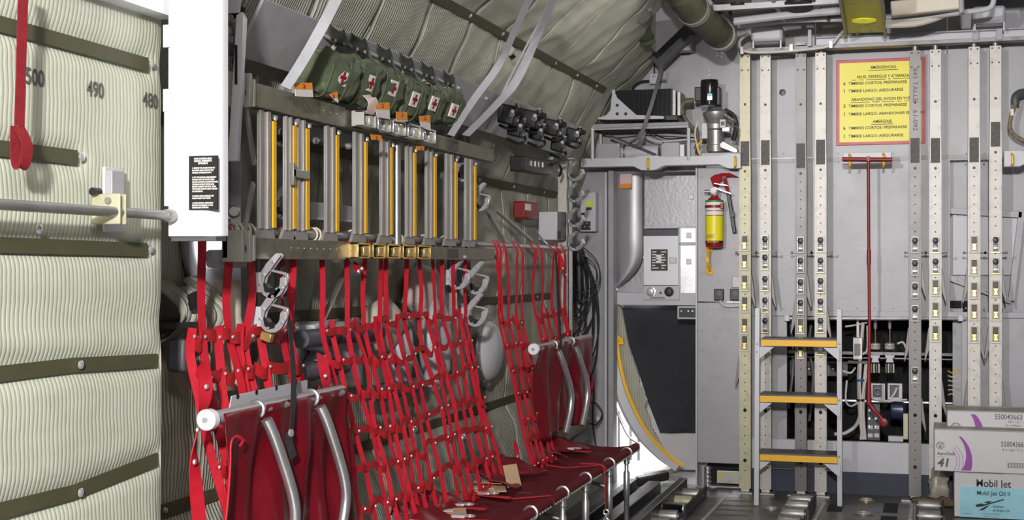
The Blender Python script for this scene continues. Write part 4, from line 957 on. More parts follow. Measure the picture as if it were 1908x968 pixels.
b3, x0, x1, z0, z1 = carton(1765, 1930, 766, 799, 8.86, .34, 'white carton with purple arc at the top back of the stack')
Y3 = 8.8595; zl3, zh3 = P(1800, 799, Y=Y3).z, P(1800, 771, Y=Y3).z
arcband(b3, 1768, 812, Y3, .150, .205, 5, 62, PURP, zl3, zh3)
shell(b3, 1781, 795, .028, Y3)
text('550043663', .044, P(1853, 776, Y=Y3), X_, Z_, INKG, b3, align='LEFT', bold=.01, sx=.80)
for i, s_ in enumerate(('24 x 1qt /', '24 x 946mL')): text(s_, .019, P(1903, 786 + i * 7, Y=Y3), X_, Z_, INKG, b3, align='RIGHT')
MB().box(x0 - .001, x1 + .001, 8.858, 9.1, z1 - .005, z1 + .002).build('packing_tape', BOXT, b3)

# ============================================================ RECESS EQUIPMENT
random.seed(11)
yr = 9.75
def pk(name, label, cat, px, py, Y, group=None): return thing(name, label, cat, P(px, py, Y=Y), group)
t = pk('recess_frame', 'grey shelf bars crossing the dark equipment bay in the bulkhead', 'frame', 1620, 750, 9.7)
for y0, y1, m in ((588, 594, ALU), (655, 666, GREY2), (745, 749, ALU), (660, 668, GREY2)): MB().pbox(1468, 1790, y0, y1, 9.66, .04).build('shelf_bar', m, t, bevel=.002)
MB().pbox(1775, 1792, 590, 822, 9.6, .05).build('upright', GREY2, t)
t = pk('cross_tube', 'long grey tube running across the top of the dark equipment bay', 'tube', 1620, 594, 9.5)
MB().cyl(P(1466, 593, Y=9.46), P(1800, 593, Y=9.46), .012, 10).build('tube', ALU, t)
for px in (1466, 1790): MB().pbox(px - 5, px + 5, 586, 598, 9.44, .04).build('clamp', LGREY, t, bevel=.003)
for px, lab_ in ((1631, 'valve cylinder with chrome rod in the dark bay, first right of the red crank'), (1658, 'valve cylinder with chrome rod in the dark bay, second right of the red crank')):
    t = pk('control_valve', lab_, 'valve', px, 697, 9.6, 'valves in the equipment bay'); Y = 9.62
    MB().cyl(P(px, 590, Y=Y), P(px, 612, Y=Y), .012, 10).build('clevis', ALU, t)
    MB().cyl(P(px, 612, Y=Y), P(px, 640, Y=Y), .005, 8).build('rod', BRASS, t)
    MB().lathe([(.012, 0), (.030, .004), (.034, .012), (.034, .022), (.028, .026), (.034, .03), (.034, .04), (.02, .046)], P(px, 651, Y=Y), Z_, 18).build('body', ALUP, t)
    MB().prism([(-.030, 0), (.030, 0), (.030, -.012), (.018, -.022), (.026, -.048), (-.026, -.048), (-.018, -.022), (-.030, -.012)], P(px, 661, Y=Y) - Y_ * .02, X_, Z_, Y_ * .03).build('mounting', LGREY, t, bevel=.002)
    for k in range(4): MB().tube([P(px - 7 + k * 4.6, 677, Y=Y - .02), P(px - 7 + k * 4.6, 694, Y=Y - .02)], .0055, 8).build('terminal', CREAM if k % 2 else STEEL, t)
t = pk('relay_column', 'tall grey relay unit in the dark bay beside the ladder', 'relay', 1597, 670, 9.58)
MB().pbox(1596, 1601, 594, 630, 9.58, .02).build('stem', STEEL, t)
MB().pbox(1589, 1607, 628, 670, 9.56, .05).build('case', STEEL, t, bevel=.004); MB().pbox(1592, 1603, 640, 662, 9.552, .02).build('window', ALUG, t, bevel=.002)
MB().pbox(1580, 1618, 672, 677, 9.56, .06).build('base_bar', DGREY, t)
for px, lab_ in ((1635, 'small open metal box with a coil in the bay, nearest the red crank'), (1667, 'small open metal box with pale wires in the bay, beside the grey post')):
    t = pk('relay_box', lab_, 'relay box', px, 743, 9.6, 'metal boxes in the bay')
    mb = MB()
    a, b, c_, d = px - 13, px + 14, 714, 744
    mb.pbox(a, b, c_, c_ + 3, 9.6, .05); mb.pbox(a, b, d - 4, d, 9.6, .05); mb.pbox(a, a + 4, c_ + 3, d - 4, 9.6, .05); mb.pbox(b - 6, b, c_ + 3, d - 4, 9.6, .05)
    mb.build('casing', LGREY, t); MB().pbox(a + 4, b - 6, c_ + 3, d - 4, 9.64, .01).build('back', DGREY, t)
    if px < 1650: MB().tube(arc(P(px, 729, Y=9.6), .022, 0, 300, 12), .006, 8).build('coil', STEEL, t)
    else: MB().tube(spline([P(px - 6, 740, Y=9.6), P(px, 732, Y=9.59), P(px + 4, 722, Y=9.6)]), .008, 8).build('wire_end', CABLEW, t)
    hh = MB()
    for k in range(5): hh.lathe([(.004, 0), (.003, -.003)], P(b - 3, c_ + 4 + k * 5, Y=9.6), Y_, 6)
    hh.build('screws', STEEL, t)
paths = [[(1603, 676), (1601, 720), (1604, 760), (1596, 790), (1575, 806), (1555, 808)], [(1608, 600), (1604, 650), (1600, 700), (1602, 770), (1608, 818)], [(1614, 676), (1610, 720), (1608, 770), (1612, 818)], [(1617, 690), (1607, 740), (1606, 790), (1603, 818)],
         [(1616, 606), (1616, 650), (1606, 660)], [(1575, 608), (1600, 604), (1616, 600)], [(1578, 708), (1576, 745), (1586, 756), (1600, 748)], [(1672, 640), (1682, 637), (1688, 648), (1690, 660)], [(1618, 740), (1650, 746), (1690, 744)], [(1570, 690), (1585, 694), (1594, 684)]]
lbl = ['fat white cable sweeping down and curling toward the ladder in the bay', 'white cable running straight down the bay behind the red crank', 'white cable bundle strand beside the terminal block in the bay', 'white cable tied to its neighbours low in the bay', 'short white cable high in the bay beside the red crank', 'white cable crossing the top of the bay toward the relay', 'white cable looping near the ladder rail in the bay', 'thin white cable arching over the right valve', 'thin pale wires lying along the shelf bar under the metal boxes', 'short grey white cable bending near the relay base']
for k, p_ in enumerate(paths):
    t = pk('white_cable', lbl[k], 'cable', *p_[-1], 9.58, 'white cables in the bay')
    MB().tube(spline([P(a, b, Y=9.57 + .008 * (k % 3)) for a, b in p_]), .012 if k in (0, 1, 2) else .0065, 8).build('sheath', CABLEW, t)
    if k in (1, 3): 
        for q in (706, 743): MB().cyl(P(p_[2][0], q, Y=9.57), P(p_[2][0], q + 4, Y=9.57), .015, 8).build('cable_tie', BLACK if q > 720 else mat('blue_tie', (.03, .08, .35), .5), t)
t = pk('terminal_block', 'dark terminal block with chrome lugs low in the equipment bay', 'terminal block', 1627, 818, 9.6)
MB().pbox(1616, 1640, 752, 820, 9.62, .05).build('block', mat('slate_block', (.06, .065, .08), .5), t, bevel=.003)
for q in range(6): MB().lathe([(.014, 0), (.012, -.012), (.006, -.016)], P(1620 + (q % 2) * 12, 764 + (q // 2) * 15, Y=9.62), Y_, 10).build('lug', CHROME, t)
for q in range(4): MB().pbox(1617 + (q % 2) * 12, 1626 + (q % 2) * 12, 792 + (q // 2) * 15, 799 + (q // 2) * 15, 9.61, .012).build('terminal_cover', LGREY, t)
tag(MB().lathe([(.065, 0), (.07, .02), (.07, .08), (.05, .1)], P(1660, 762, Y=9.7), (1, 0, 0), 24).build('dark_drum', mat('dark_blue_enamel', (.02, .03, .07), .3)), 'dark blue drum lying behind the crank handle in the bay', 'drum')
tag(MB().pbox(1683, 1692, 770, 818, 9.62, .04).build('cream_plate', ALUY, bevel=.002), 'upright cream perforated plate beside the grey post in the bay', 'plate')
tag(MB().pbox(1655, 1683, 812, 822, 9.62, .05).build('small_bracket', LGREY, bevel=.002), 'small pale bracket on the floor of the equipment bay', 'bracket')
for k in range(6):
    p_ = [(1766, 690 + k * 9), (1776, 694 + k * 8), (1790, 686 + k * 12)]
    tag(MB().tube(spline([P(a, b, Y=9.6) for a, b in p_]), .005, 6).build('thin_wire', CABLEW if k else YEL), 'thin wire fanning out at the edge of the bay between the right posts', 'wire', 'wires fanning at the edge of the bay')
for k in range(5):
    x = 1472 + k * 13; p_ = [(x, 596 + 3 * k), (x + 5 - 3 * k, 650), (x + 4, 700), (x - 3, 760 + 8 * k)]
    tag(MB().tube(spline([P(a, b, Y=9.72) for a, b in p_]), .010, 8).build('grey_cable', [STEEL, CABLEW, DGREY][k % 3]), 'cable hanging in the dark bay behind the ladder', 'cable', 'cables behind the ladder')
t = pk('connector_panel', 'shelf of dark connectors in the equipment bay behind the ladder', 'connector panel', 1520, 700, 9.8)
MB().pbox(1470, 1580, 672, 700, 9.85, .08).build('panel', DGREY, t, bevel=.004)
for q in range(7): MB().lathe([(.016, 0), (.014, -.02), (.008, -.03)], P(1478 + q * 15, 686, Y=9.85), Y_, 12).build('connector', STEEL, t)

# ============================================================ OVERHEAD CLUTTER
random.seed(3)
t = thing('mustard_beam', 'mustard yellow channel beam with an oval yellow lamp hanging from the roof', 'beam', P(1615, 65, Y=9.0))
a0, a1 = P(1577, 62, Y=9.05), P(1650, 60, Y=9.05); b0, b1 = P(1562, -30, Y=7.6), P(1640, -30, Y=7.6)
q = MB(); th_ = Vector((0, .0, .05)); q.add([a0, a1, b1, b0, a0 + th_, a1 + th_, b1 + th_, b0 + th_], [(0, 1, 2, 3), (7, 6, 5, 4), (0, 4, 5, 1), (1, 5, 6, 2), (2, 6, 7, 3), (3, 7, 4, 0)]); q.build('web', MUSTARD, t, bevel=.003)
for e0, e1 in ((a0, b0), (a1, b1)): MB().beam(e0, e1, .016, .07, Z_).build('flange', GREY2, t)
m_ = a0 * .35 + a1 * .35 + b0 * .15 + b1 * .15
ax_ = (b0 - a0).normalized(); nrm = (a1 - a0).cross(b0 - a0).normalized(); nrm = nrm if nrm.z < 0 else -nrm
MB().lathe([(.075, 0), (.07, .008), (.055, .010), (.05, .006)], m_, nrm, 24).build('round_lamp', mat('yellow_lens', (.75, .70, .03), .3, 0, .02, emit=((.8, .75, .05), .25)), t)
rv = MB()
for i in range(16): rv.lathe([(.005, 0), (.003, .004)], a0 + (a1 - a0) * random.random() + (b0 - a0) * random.random() * .25, nrm, 6)
rv.build('rivets', STEEL, t)
def rtube(pts, r, label, m, name='overhead_pipe', grp=None):
    return tag(MB().tube(spline([Vector(p) for p in pts], 6), r, 10).build(name, m), label, 'pipe', grp)
S('ceiling', MB().box(-.9, 2.0, 7.6, 9.5, 3.55, 3.6), DGREY)  # this slab and the next two: overhead shade painted as dark grey
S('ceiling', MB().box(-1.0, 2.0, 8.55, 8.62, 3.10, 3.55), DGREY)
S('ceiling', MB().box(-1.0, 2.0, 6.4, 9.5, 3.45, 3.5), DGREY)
rtube([P(1368, 40, Y=8.6), P(1480, 27, Y=8.6), P(1566, 20, Y=8.6)], .024, 'thick grey pipe across the ceiling left of the mustard beam', GREY)
rtube([P(1375, 48, Y=8.8), P(1480, 38, Y=8.8), P(1570, 36, Y=8.8)], .016, 'thin grey pipe under the thick ceiling pipe left of the mustard beam', LGREY)
rtube([P(1650, 40, Y=8.7), P(1720, 32, Y=8.7), P(1800, 22, Y=8.6), P(1845, 14, Y=8.6), P(1852, -12, Y=8.6)], .016, 'pale pipe bending upward on the ceiling right of the mustard beam', LGREY)
rtube([P(1650, 46, Y=8.7), P(1700, 44, Y=8.7), P(1735, 36, Y=8.7), P(1760, 26, Y=8.7)], .022, 'wrapped tan cable run beside the pale ceiling pipe', CREAM)
rtube([P(1790, -20, Y=8.5), P(1792, 24, Y=8.5)], .016, 'short upright grey pipe on the ceiling above the posts', GREY)
rtube([P(1430, -20, Y=8.3), P(1462, 40, Y=8.8)], .015, 'slanting grey rod on the ceiling left of the mustard beam', STEEL)
rtube([P(1500, -20, Y=8.3), P(1545, 38, Y=8.8)], .012, 'slanting dark rod on the ceiling beside the mustard beam', DGREY)
rtube([P(1322, 5, Y=8.6), P(1364, 48, Y=9.0)], .018, 'slanting grey rod beside the wrapped duct', GREY)
for px, py, r_, lab_ in ((1375, 14, .05, 'small dark round vent in the ceiling above the junction box'), (1488, 12, .085, 'large black round speaker vent in the ceiling left of the mustard beam')):
    t = thing('round_vent', lab_, 'vent', P(px, py, Y=8.5)); c = P(px, py, Y=8.5)
    MB().lathe([(r_, 0), (r_ * 1.05, -.012), (r_ * .9, -.016), (r_ * .5, -.012)], c, (0, -.35, -1), 24).build('rim', BLACK, t)
S('ceiling', MB().prism([(p.x, p.y) for p in (P(1330, 30, Z=3.14), P(1560, 12, Z=3.14), P(1570, -60, Z=3.14), P(1330, -60, Z=3.14))], (0, 0, 3.14), X_, Y_, Z_ * .04), GREY2)
t = thing('perforated_frame', 'pale perforated frame rail on the ceiling left of the mustard beam', 'frame', P(1430, 10, Y=8.6))
fr = MB().beam(P(1330, 16, Y=8.5), P(1566, 2, Y=8.5), .035, .05, Y_).build('rail', GREY2, t); hm = MB()
for i in range(14): hm.lathe([(.010, 0), (.010, -.001)], P(1340 + i * 15, 15 - i * .9, Y=8.48), Y_, 8)
hm.build('holes', BLACK, t)
tag(MB().beam(P(1660, 18, Y=8.55), P(1790, 4, Y=8.55), .09, .08, Y_).build('cream_duct_box', CREAM, bevel=.01), 'dirty cream box with slits on the ceiling right of the mustard beam', 'duct')
for px0, px1, py0, py1, lab_ in ((1399, 1458, 48, 76, 'pale grey rounded lamp housing above the left posts'), (1812, 1874, 10, 43, 'pale grey rounded lamp housing above the right posts')):
    t = thing('lamp_housing', lab_, 'lamp', P((px0 + px1) / 2, py1, Y=9.1), 'lamp housings over the posts')
    MB().pbox(px0, px1, py0, py1, 9.06, .2).build('shell', LGREY, t, bevel=.02)
    MB().pbox(px0 + 6, px1 - 6, py1, py1 + 7, 9.1, .12).build('lamp_base', DGREY, t, bevel=.004)
    for px in (px0 + 3, px1 - 5): MB().pbox(px, px + 3, py1 - 6, py1 + 14, 9.08, .03).build('bracket_leg', LGREY, t)
tag(MB().pbox(1483, 1501, 79, 84, 9.2, .06).build('small_plate', OLIVE), 'small brown plate on the overhead rail above the dull grey post', 'plate')
tag(MB().pbox(1505, 1512, 55, 86, 9.15, .03).build('rail_hanger', GREY, bevel=.002), 'thin grey hanger bracket on the overhead rail above the ladder', 'bracket')
# wrapped duct + triangular fairing + dark corner
t = thing('wrapped_duct', 'olive quilted duct slanting down from the roof above the crew doorway', 'duct', P(1350, 70, Y=8.8))
ds_ = spline([P(1255, -30, Y=7.9), P(1295, 22, Y=8.3), P(1345, 68, Y=8.8)], 10)
MB().tube(ds_, [.088 + .006 * math.sin(i * 2.3) for i in range(len(ds_))], 18).build('quilted_sleeve', DUCT, t, ang=80)
for f in (9, 19): MB().tube([ds_[f] , ds_[min(f + 1, len(ds_) - 1)]] if f < 19 else [ds_[f], ds_[f] + (ds_[f] - ds_[f - 1])], .098, 18).build('clamp_band', STEEL, t)
t = thing('corner_fairing', 'grey pointed sheet-metal fairing hanging in the upper corner', 'fairing', P(1222, 98, Y=8.9))
fa = [P(1178, 40, Y=8.7), P(1222, 98, Y=8.9), P(1290, 20, Y=8.6), P(1290, -40, Y=8.2), P(1178, -30, Y=8.3)]
q = MB(); ap = P(1222, 98, Y=8.9); l_, r_, m_ = P(1180, 48, Y=8.95), P(1292, 30, Y=8.75), P(1222, 40, Y=8.55); bk = P(1240, 20, Y=9.3); u_ = Vector((0, 0, .35))
q.add([ap, l_, m_, r_, l_ + u_, m_ + u_, r_ + u_, bk + u_], [(0, 2, 1), (0, 3, 2), (1, 2, 5, 4), (2, 3, 6, 5), (0, 1, 4, 7), (0, 7, 6, 3), (4, 5, 6, 7)]); q.build('shell', GREY, t, smooth=False)
t = thing('roof_beam', 'grey sloping beam running up the corner behind the fairing', 'beam', P(1230, 125, Y=9.2))
MB().beam(P(1225, 118, Y=9.3), P(1285, 55, Y=9.2), .10, .08, Y_).build('web', DGREY, t, bevel=.003)
MB().pbox(1262, 1287, 64, 94, 9.3, .12).build('bracket_box', GREY, t, bevel=.003)
for k, p_ in enumerate(([(1308, 5), (1318, 20), (1345, 22), (1352, -10)], [(1312, -5), (1325, 12), (1335, 30)], [(1325, 0), (1355, 14), (1365, 40)])):
    tag(MB().tube(spline([P(a, b, Y=8.7) for a, b in p_]), .010, 8).build('loose_cable', [BLACK, CABLEW, CABLEB][k]), ['black cable looping beside the wrapped duct', 'white cable hanging beside the wrapped duct', 'black cable sagging toward the thick ceiling pipe'][k], 'cable')
t = thing('fabric_sleeve', 'olive fabric sleeve with a round opening in the upper corner insulation', 'fabric cover', P(1195, 60, Y=8.6))
MB().tube(spline([P(1160, -25, Y=8.4), P(1185, 20, Y=8.6), P(1205, 68, Y=8.8)], 10), [.07 + .01 * math.sin(i * 1.9) for i in range(21)], 14).build('sleeve', DUCT, t, ang=80)
MB().lathe([(.07, 0), (.075, .01), (.05, .015), (.03, .01)], P(1192, 20, Y=8.35), (.3, -1, -.3), 20).build('round_opening', STEEL, t)
tag(MB().cyl(P(1216, 112, Y=9.3), P(1170, 162, Y=9.4), .009, 8).build('stay_rod', ALU), 'thin bright stay rod slanting down the insulation edge to the finned unit', 'rod')

# ============================================================ FLOOR HARDWARE
def roller_tray(rollers, wpx, rail, label):
    t = thing('roller_tray', label, 'roller conveyor', P(rollers[1][0], rollers[1][1], Z=.0), 'roller trays on the floor')
    cs = [P(px, py, Z=.045) for px, py in rollers]; mx_ = sum(c.x for c in cs[:4]) / len(cs[:4]); hw = (P(rollers[1][0] + wpx / 2, rollers[1][1], Z=.045).x - P(rollers[1][0] - wpx / 2, rollers[1][1], Z=.045).x) / 2
    for c, (px, py) in zip(cs, rollers):
        a, b = Vector((mx_ - hw, c.y, c.z)), Vector((mx_ + hw, c.y, c.z))
        MB().lathe([(.012, -.006), (.012, 0), (.033, .001), (.035, .006), (.035, (b.x - a.x) - .006), (.033, (b.x - a.x) - .001), (.012, b.x - a.x), (.012, b.x - a.x + .006)], a, X_, 18).build('roller', STEEL if py != 933 else ALUY, t)
    xr = b.x + .01; xl_ = a.x - .012
    for xx in (xr, xl_ - .014): MB().box(xx, xx + .014, rail[0], rail[1], 0, .075 if xx == xr else .03).build('side_rail', BLACK if xx == xr else STEEL, t, bevel=.002)
    MB().box(xl_, xr, rail[0], rail[1], 0, .006).build('tray_bed', DGREY, t)
    h = MB()
    for i in range(9): h.lathe([(.004, 0), (.003, .002)], (xr + .014, rail[0] + .08 + i * .07, .04), X_, 6)
    h.build('rivets', STEEL, t)
    return t
roller_tray([(1285, 919), (1271, 933), (1257, 946), (1242, 960), (1226, 975)], 40, (8.2, 9.05), 'roller tray with black side rail on the floor, nearest the red bench')
roller_tray([(1493, 930), (1487, 941), (1478, 956), (1470, 972)], 41, (8.35, 8.95), 'roller tray on the floor beside the foot of the ladder')
roller_tray([(1732, 941), (1732, 961), (1731, 980)], 42, (8.35, 8.92), 'roller tray on the floor beside the oil cartons')
for px, py, r_, lab_ in ((1614, 932, .055, 'round brassy tie-down pan in the floor, nearer the bulkhead'), (1609, 957, .062, 'round tie-down pan in the floor, farther from the bulkhead'), (1437, 948, .05, 'round tie-down ring pan in the floor between the roller trays')):
    t = thing('tie_down_pan', lab_, 'tie-down ring', P(px, py, Z=0), 'tie-down pans in the floor'); c = P(px, py, Z=.001)
    MB().lathe([(r_, 0), (r_, .003), (r_ * .85, .005), (r_ * .8, .002)], c, Z_, 24).build('rim', BRASS if py == 932 else STEEL, t)
    MB().tube(arc(c + Z_ * .008, r_ * .6, 0, 360, 20, X_, Y_), .006, 8).build('ring', CHROME, t)
for px0, px1, py0, py1, lab_ in ((1645, 1674, 938, 954, 'dark square rubber pad on the floor right of the tie-down pans'), (1540, 1572, 940, 952, 'dark worn rubber pad on the floor under the ladder foot'), (1640, 1672, 962, 972, 'dark rubber pad on the floor at the picture bottom')):
    a, b = P(px0, py1, Z=0), P(px1, py0, Z=0)
    tag(MB().box(a.x, b.x, a.y, b.y, 0, .0025).build('rubber_pad', BLACKC), lab_, 'pad')
for k, (px0, px1, py) in enumerate(((1345, 1410, 933), (1338, 1412, 942), (1330, 1405, 950), (1322, 1400, 959), (1290, 1335, 926), (1430, 1480, 962), (1175, 1225, 925))):
    a, b = P(px0, py + 1.2, Z=0), P(px1, py - 1.2, Z=0); o_ = [( (a.x + b.x) / 2 + (b.x - a.x) / 2 * math.cos(R(g)), (a.y + b.y) / 2 + .022 * math.sin(R(g))) for g in range(0, 360, 20)]
    S('floor_marking', MB().prism(o_, (0, 0, 0), X_, Y_, Z_ * .0015), DGREY)
for (ax, ay), (bx_2, by_) in (((1355, 921), (1310, 968)), ((1537, 935), (1518, 968)), ((1700, 930), (1696, 968))):
    S('floor_marking', MB().beam(P(ax, ay, Z=.002), P(bx_2, by_, Z=.002), .022, .004), ALUP)
S('floor_marking', MB().box(P(1232, 910, Z=0).x, P(1390, 910, Z=0).x, 9.08, 9.3, 0, .002), mat('scuffed_steel_plate', (.33, .33, .38), .3, .7, .2, 6, dirt=(.1, .1, .1)))
# black side rails under the bench
def bar(name, label, a, b, w_, h_, m=BLACK): return tag(MB().beam(a, b, w_, h_).build(name, m, bevel=.004), label, 'rail')
a, b = P(1225, 880, Z=.12), P(1000, 985, Z=.12)
t = thing('cargo_rail', 'long black cargo guide rail on the floor under the red bench', 'rail', (a + b) / 2 - Z_ * .12)
for dx, h_, w_ in ((0, .12, .05), (-.19, .09, .08), (-.33, .10, .05)):
    MB().box(-1.50 + dx - w_ / 2, -1.50 + dx + w_ / 2, 4.0, 9.05, 0, h_).build('guide_flange', BLACK, t, bevel=.004)
MB().box(-1.86, -1.48, 4.0, 9.0, 0, .02).build('base', DGREY, t)
MB().beam((-1.5, 8.1, .09), (-1.4, 8.35, .04), .08, .05).build('end_lug', BLACK, t, bevel=.01)
tag(MB().obox(P(1215, 890, Z=.05), (.10, .05, .02), (-.02, .05, 0), (0, 0, .03)).build('rubber_bumper', BLACK, bevel=.012), 'black rubber bumper block at the end of the guide rail', 'bumper')

# ============================================================ STOWED RACK
random.seed(21)
XR = -2.05
def lx(px, X=XR): return P(px, 400, X=X).y
ya, yb_ = lx(452), lx(921)
t = thing('stowed_rack', 'long olive rack of two beams joined by yellow-edged grey slats, stowed along the side wall', 'rack', (XR, (ya + yb_) / 2, 1.52))
def zr_(px, py, X=XR): return P(px, py, X=X).z
zu1, zu0 = zr_(500, 165), zr_(500, 165) - .085
zu1 = P(466, 152, X=XR).z; zu0 = P(466, 196, X=XR).z; zl1 = P(466, 442, X=XR).z; zl0 = P(466, 482, X=XR).z
ybk = lx(641)
for nm, z0, z1 in (('upper_beam', zu0, zu1), ('lower_beam', zl0, zl1)):
    mb = MB().box(XR - .05, XR, ybk, yb_, z0 + .006, z1 - .006); bm_ = mb.build(nm, OLIVE, t, bevel=.003)
    MB().box(XR - .05, XR + .006, lx(464), ybk, z0, z1).build('beam_sleeve', OLIVE, bm_, bevel=.003)
    h = MB()
    for i in range(8): h.lathe([(.004, 0), (.003, .002)], (XR + .006, lx(540 + i * 12), (z0 + z1) / 2 + .004), X_, 8)
    h.build('rivets', CHROME, bm_)
    MB().box(XR - .001, XR + .003, lx(832), lx(853), z0 + .014, z1 - .014).build('dark_placard', BROWN, bm_)
    # end fitting
    ef = MB().box(XR - .05, XR + .02, lx(441), lx(446), z0 - .01, z1 + .022); ef.box(XR - .05, XR + .02, lx(455), lx(460), z0 - .01, z1 + .022); ef.box(XR - .05, XR - .03, lx(441), lx(460), z0, z1 + .01); ef.build('end_clevis', ALUP, bm_, bevel=.003)
    MB().lathe([(.013, 0), (.013, .02), (.006, .024)], (XR - .01, lx(450), (z0 + z1) / 2), X_, 12).build('pivot_bolt', BLACK, bm_)
    MB().box(XR - .05, XR + .02, lx(462), lx(466), z0 - .006, z1 + .006).build('end_plate', ALUP, bm_, bevel=.002)
    MB().cyl((XR - .02, yb_ , (z0 + z1) / 2), (XR - .02, yb_ + .06, (z0 + z1) / 2 - .01), .014, 10).build('beam_tip', DGREY, bm_)
# latches: five on each beam, seen from the side
    top = nm == 'upper_beam'
    for k in range(5):
        y0_ = lx(650 + k * 28.5); y1_ = lx(650 + k * 28.5 + 24); zz = (z0 + z1) / 2 + (.0 if top else 0); xo = XR + (.03 if top else .008)
        fr = MB().box(xo - .02, xo + .03, y0_, y0_ + .008, zz - .028, zz + .030); fr.box(xo - .02, xo + .03, y1_ - .008, y1_, zz - .028, zz + .030); fr.box(xo - .005, xo + .03, y0_, y1_, zz + .023, zz + .030); fr.box(xo - .005, xo + .03, y0_, y1_, zz - .028, zz - .022)
        lt = fr.build('latch', CHROME if top and k else BRASS if not top else ALUP, bm_, bevel=.0015)
        MB().lathe([(.016, 0), (.016, .018), (.012, .02)], (xo, y0_ + (y1_ - y0_) * .35, zz), X_, 12).build('roller', BLACK if not top else CHROME, lt)
        MB().box(xo, xo + .026, y0_ + (y1_ - y0_) * .55, y1_ - .012, zz - .019, zz + .019).build('lever', BRASS if not top else CHROME, lt, bevel=.004)
SLATS = [(485, 506, 508, 514), (533, 546, 546, 552), (555, 571, 570, 576), (609, 626, 626, 631), (662, 679, 680, 684), (712, 728, 728, 732), (759, 770, 771, 775), (796, 808, 809, 813), (833, 846, 848, 852), (869, 882, 884, 887)]
for a, b, c_, d_ in SLATS:
    xs = XR - .008; y0_, y1_ = lx(a, xs), lx(b, xs); zt_s = zu0 - .002; n_ = 3; wv = (y1_ - y0_)
    m_ = MB()
    for k in range(n_):
        m_.box(xs - .010, xs - (.0 if k != 1 else .007), y0_ + wv * (k / n_) + .002, y0_ + wv * ((k + 1) / n_) - .002, zl1 + .03, zt_s)
    m_.box(xs - .013, xs - .009, y0_, y1_, zl1 + .03, zt_s)
    s_ = m_.build('slat', SLAT, t, bevel=.0015)
    MB().box(xs - .004, xs + .003, lx(c_, xs), lx(d_, xs), zl1 + .035, zt_s - .03).build('yellow_edge_strip', YEL, s_, bevel=.001)
    MB().prism([(y0_ - .02, zl1), (lx(d_, xs) + .015, zl1), (lx(d_, xs) - .005, zl1 + .04), (y0_ + .01, zl1 + .04)], (xs - .02, 0, 0), Y_, Z_, X_ * .012).build('foot_bracket', SLAT, s_, bevel=.001)
    MB().lathe([(.010, 0), (.008, .006)], (xs + .004, (y1_ + lx(d_, xs)) / 2, zt_s - .02), X_, 8).build('top_bolt', CHROME, s_)
MB().cyl((XR - .03, lx(752), zl1 - .02), (XR - .03, lx(752), zu0), .0165, 14).build('round_tube', STEEL, t)
# diagonal braces at the near end
MB().beam((XR - .03, lx(474), zu0), (XR - .05, lx(500), zr_(500, 305)), .02, .008, X_).build('brace', SLAT, t)
MB().beam((XR - .05, lx(498), zr_(498, 340)), (XR - .03, lx(470), zl1 + .01), .02, .008, X_).build('brace', SLAT, t)
MB().box(XR - .0, XR + .012, lx(542), lx(572), zr_(555, 331), zr_(555, 316)).build('slat_clip', ALU, t, bevel=.002)
MB().box(XR - .002, XR + .012, lx(541), lx(546), zr_(543, 345), zr_(543, 304)).build('clip_plate', STEEL, t, bevel=.002)
# net rail
zrail = 1.612
t = thing('net_rail', 'grey tube rail behind the rack from which the red nets hang', 'rail', (-2.10, 5.9, zrail))
MB().cyl((-2.10, lx(424, -2.10), zrail), (-2.10, lx(885, -2.10), zrail), .017, 14).build('near_tube', STEEL, t)
MB().cyl((-2.10, lx(885, -2.10), zrail - .004), (-2.10, lx(1054, -2.10), zrail - .004), .013, 14).build('far_tube', ALU, t)
for px in (432, 455, 580, 655, 735, 790, 828):
    for d in (0, .03): MB().tube(arc((-2.10, lx(px, -2.10) + d, zrail), .024, 0, 360, 16, X_, Z_), .004, 8).build('rail_clip', CREAM, t)
MB().lathe([(.022, 0), (.022, .05), (.015, .06)], (-2.12, lx(442, -2.10), zrail + .06), (.7, -1, 0), 16).build('end_socket', STEEL, t)

# grey frame columns on the side wall
for px, py0, py1, w_, lab_ in ((462, 205, 700, .10, 'tall grey upright column against the wall at the near end of the rack'), (537, 150, 480, .07, 'grey upright behind the near slats of the rack'), (832, 300, 640, .07, 'pale upright column behind the far slats of the rack'), (868, 250, 600, .06, 'second pale upright column behind the far end of the rack')):
    X = -2.22; t = thing('wall_column', lab_, 'column', (X, lx(px, X), .3), 'upright columns on the side wall')
    y = lx(px, X); MB().box(X - .04, X, y - w_ / 2, y + w_ / 2, max(.3, P(px, py1 + 60, X=X).z), 2.16).build('web', GREY2, t, bevel=.003)
    MB().box(X, X + .02, y + w_ / 2 - .012, y + w_ / 2, max(.3, P(px, py1 + 60, X=X).z), 2.16).build('flange', STEEL, t, bevel=.002)
    hb = MB()
    for k in range(8): hb.lathe([(.006, 0), (.004, .003)], (X, y - w_ / 4, 2.0 - k * .18), X_, 8)
    hb.build('bolts', STEEL, t)
# roof diagonal struts behind rack / crossing lights
for a, b, lab_ in (((905, 390), (945, 455), 'thin pale strut slanting down to the net rail beyond the rack'), ((925, 392), (990, 448), 'second thin pale strut slanting to the net rail beyond the rack'), ((650, 490), (600, 600), 'grey slanting strut below the rack behind the net')):
    tag(MB().cyl(P(*a, X=-2.20), P(*b, X=-2.14), .011, 8).build('strut', ALU), lab_, 'strut')
# numbers on the insulation behind
t = thing('stencilled_number', 'small black stencilled numbers on the insulation behind the slats', 'marking', wp(8, 5.15, .05))
for s_, y in (('410', lx(593, -2.30)), ('400', lx(635, -2.30))): 
    p = P(593 if s_ == '410' else 635, 322 if s_ == '410' else 330, X=-2.29); text(s_, .06, p, (0, 1, 0), (0, 0, 1), INKG, t, sx=.8)

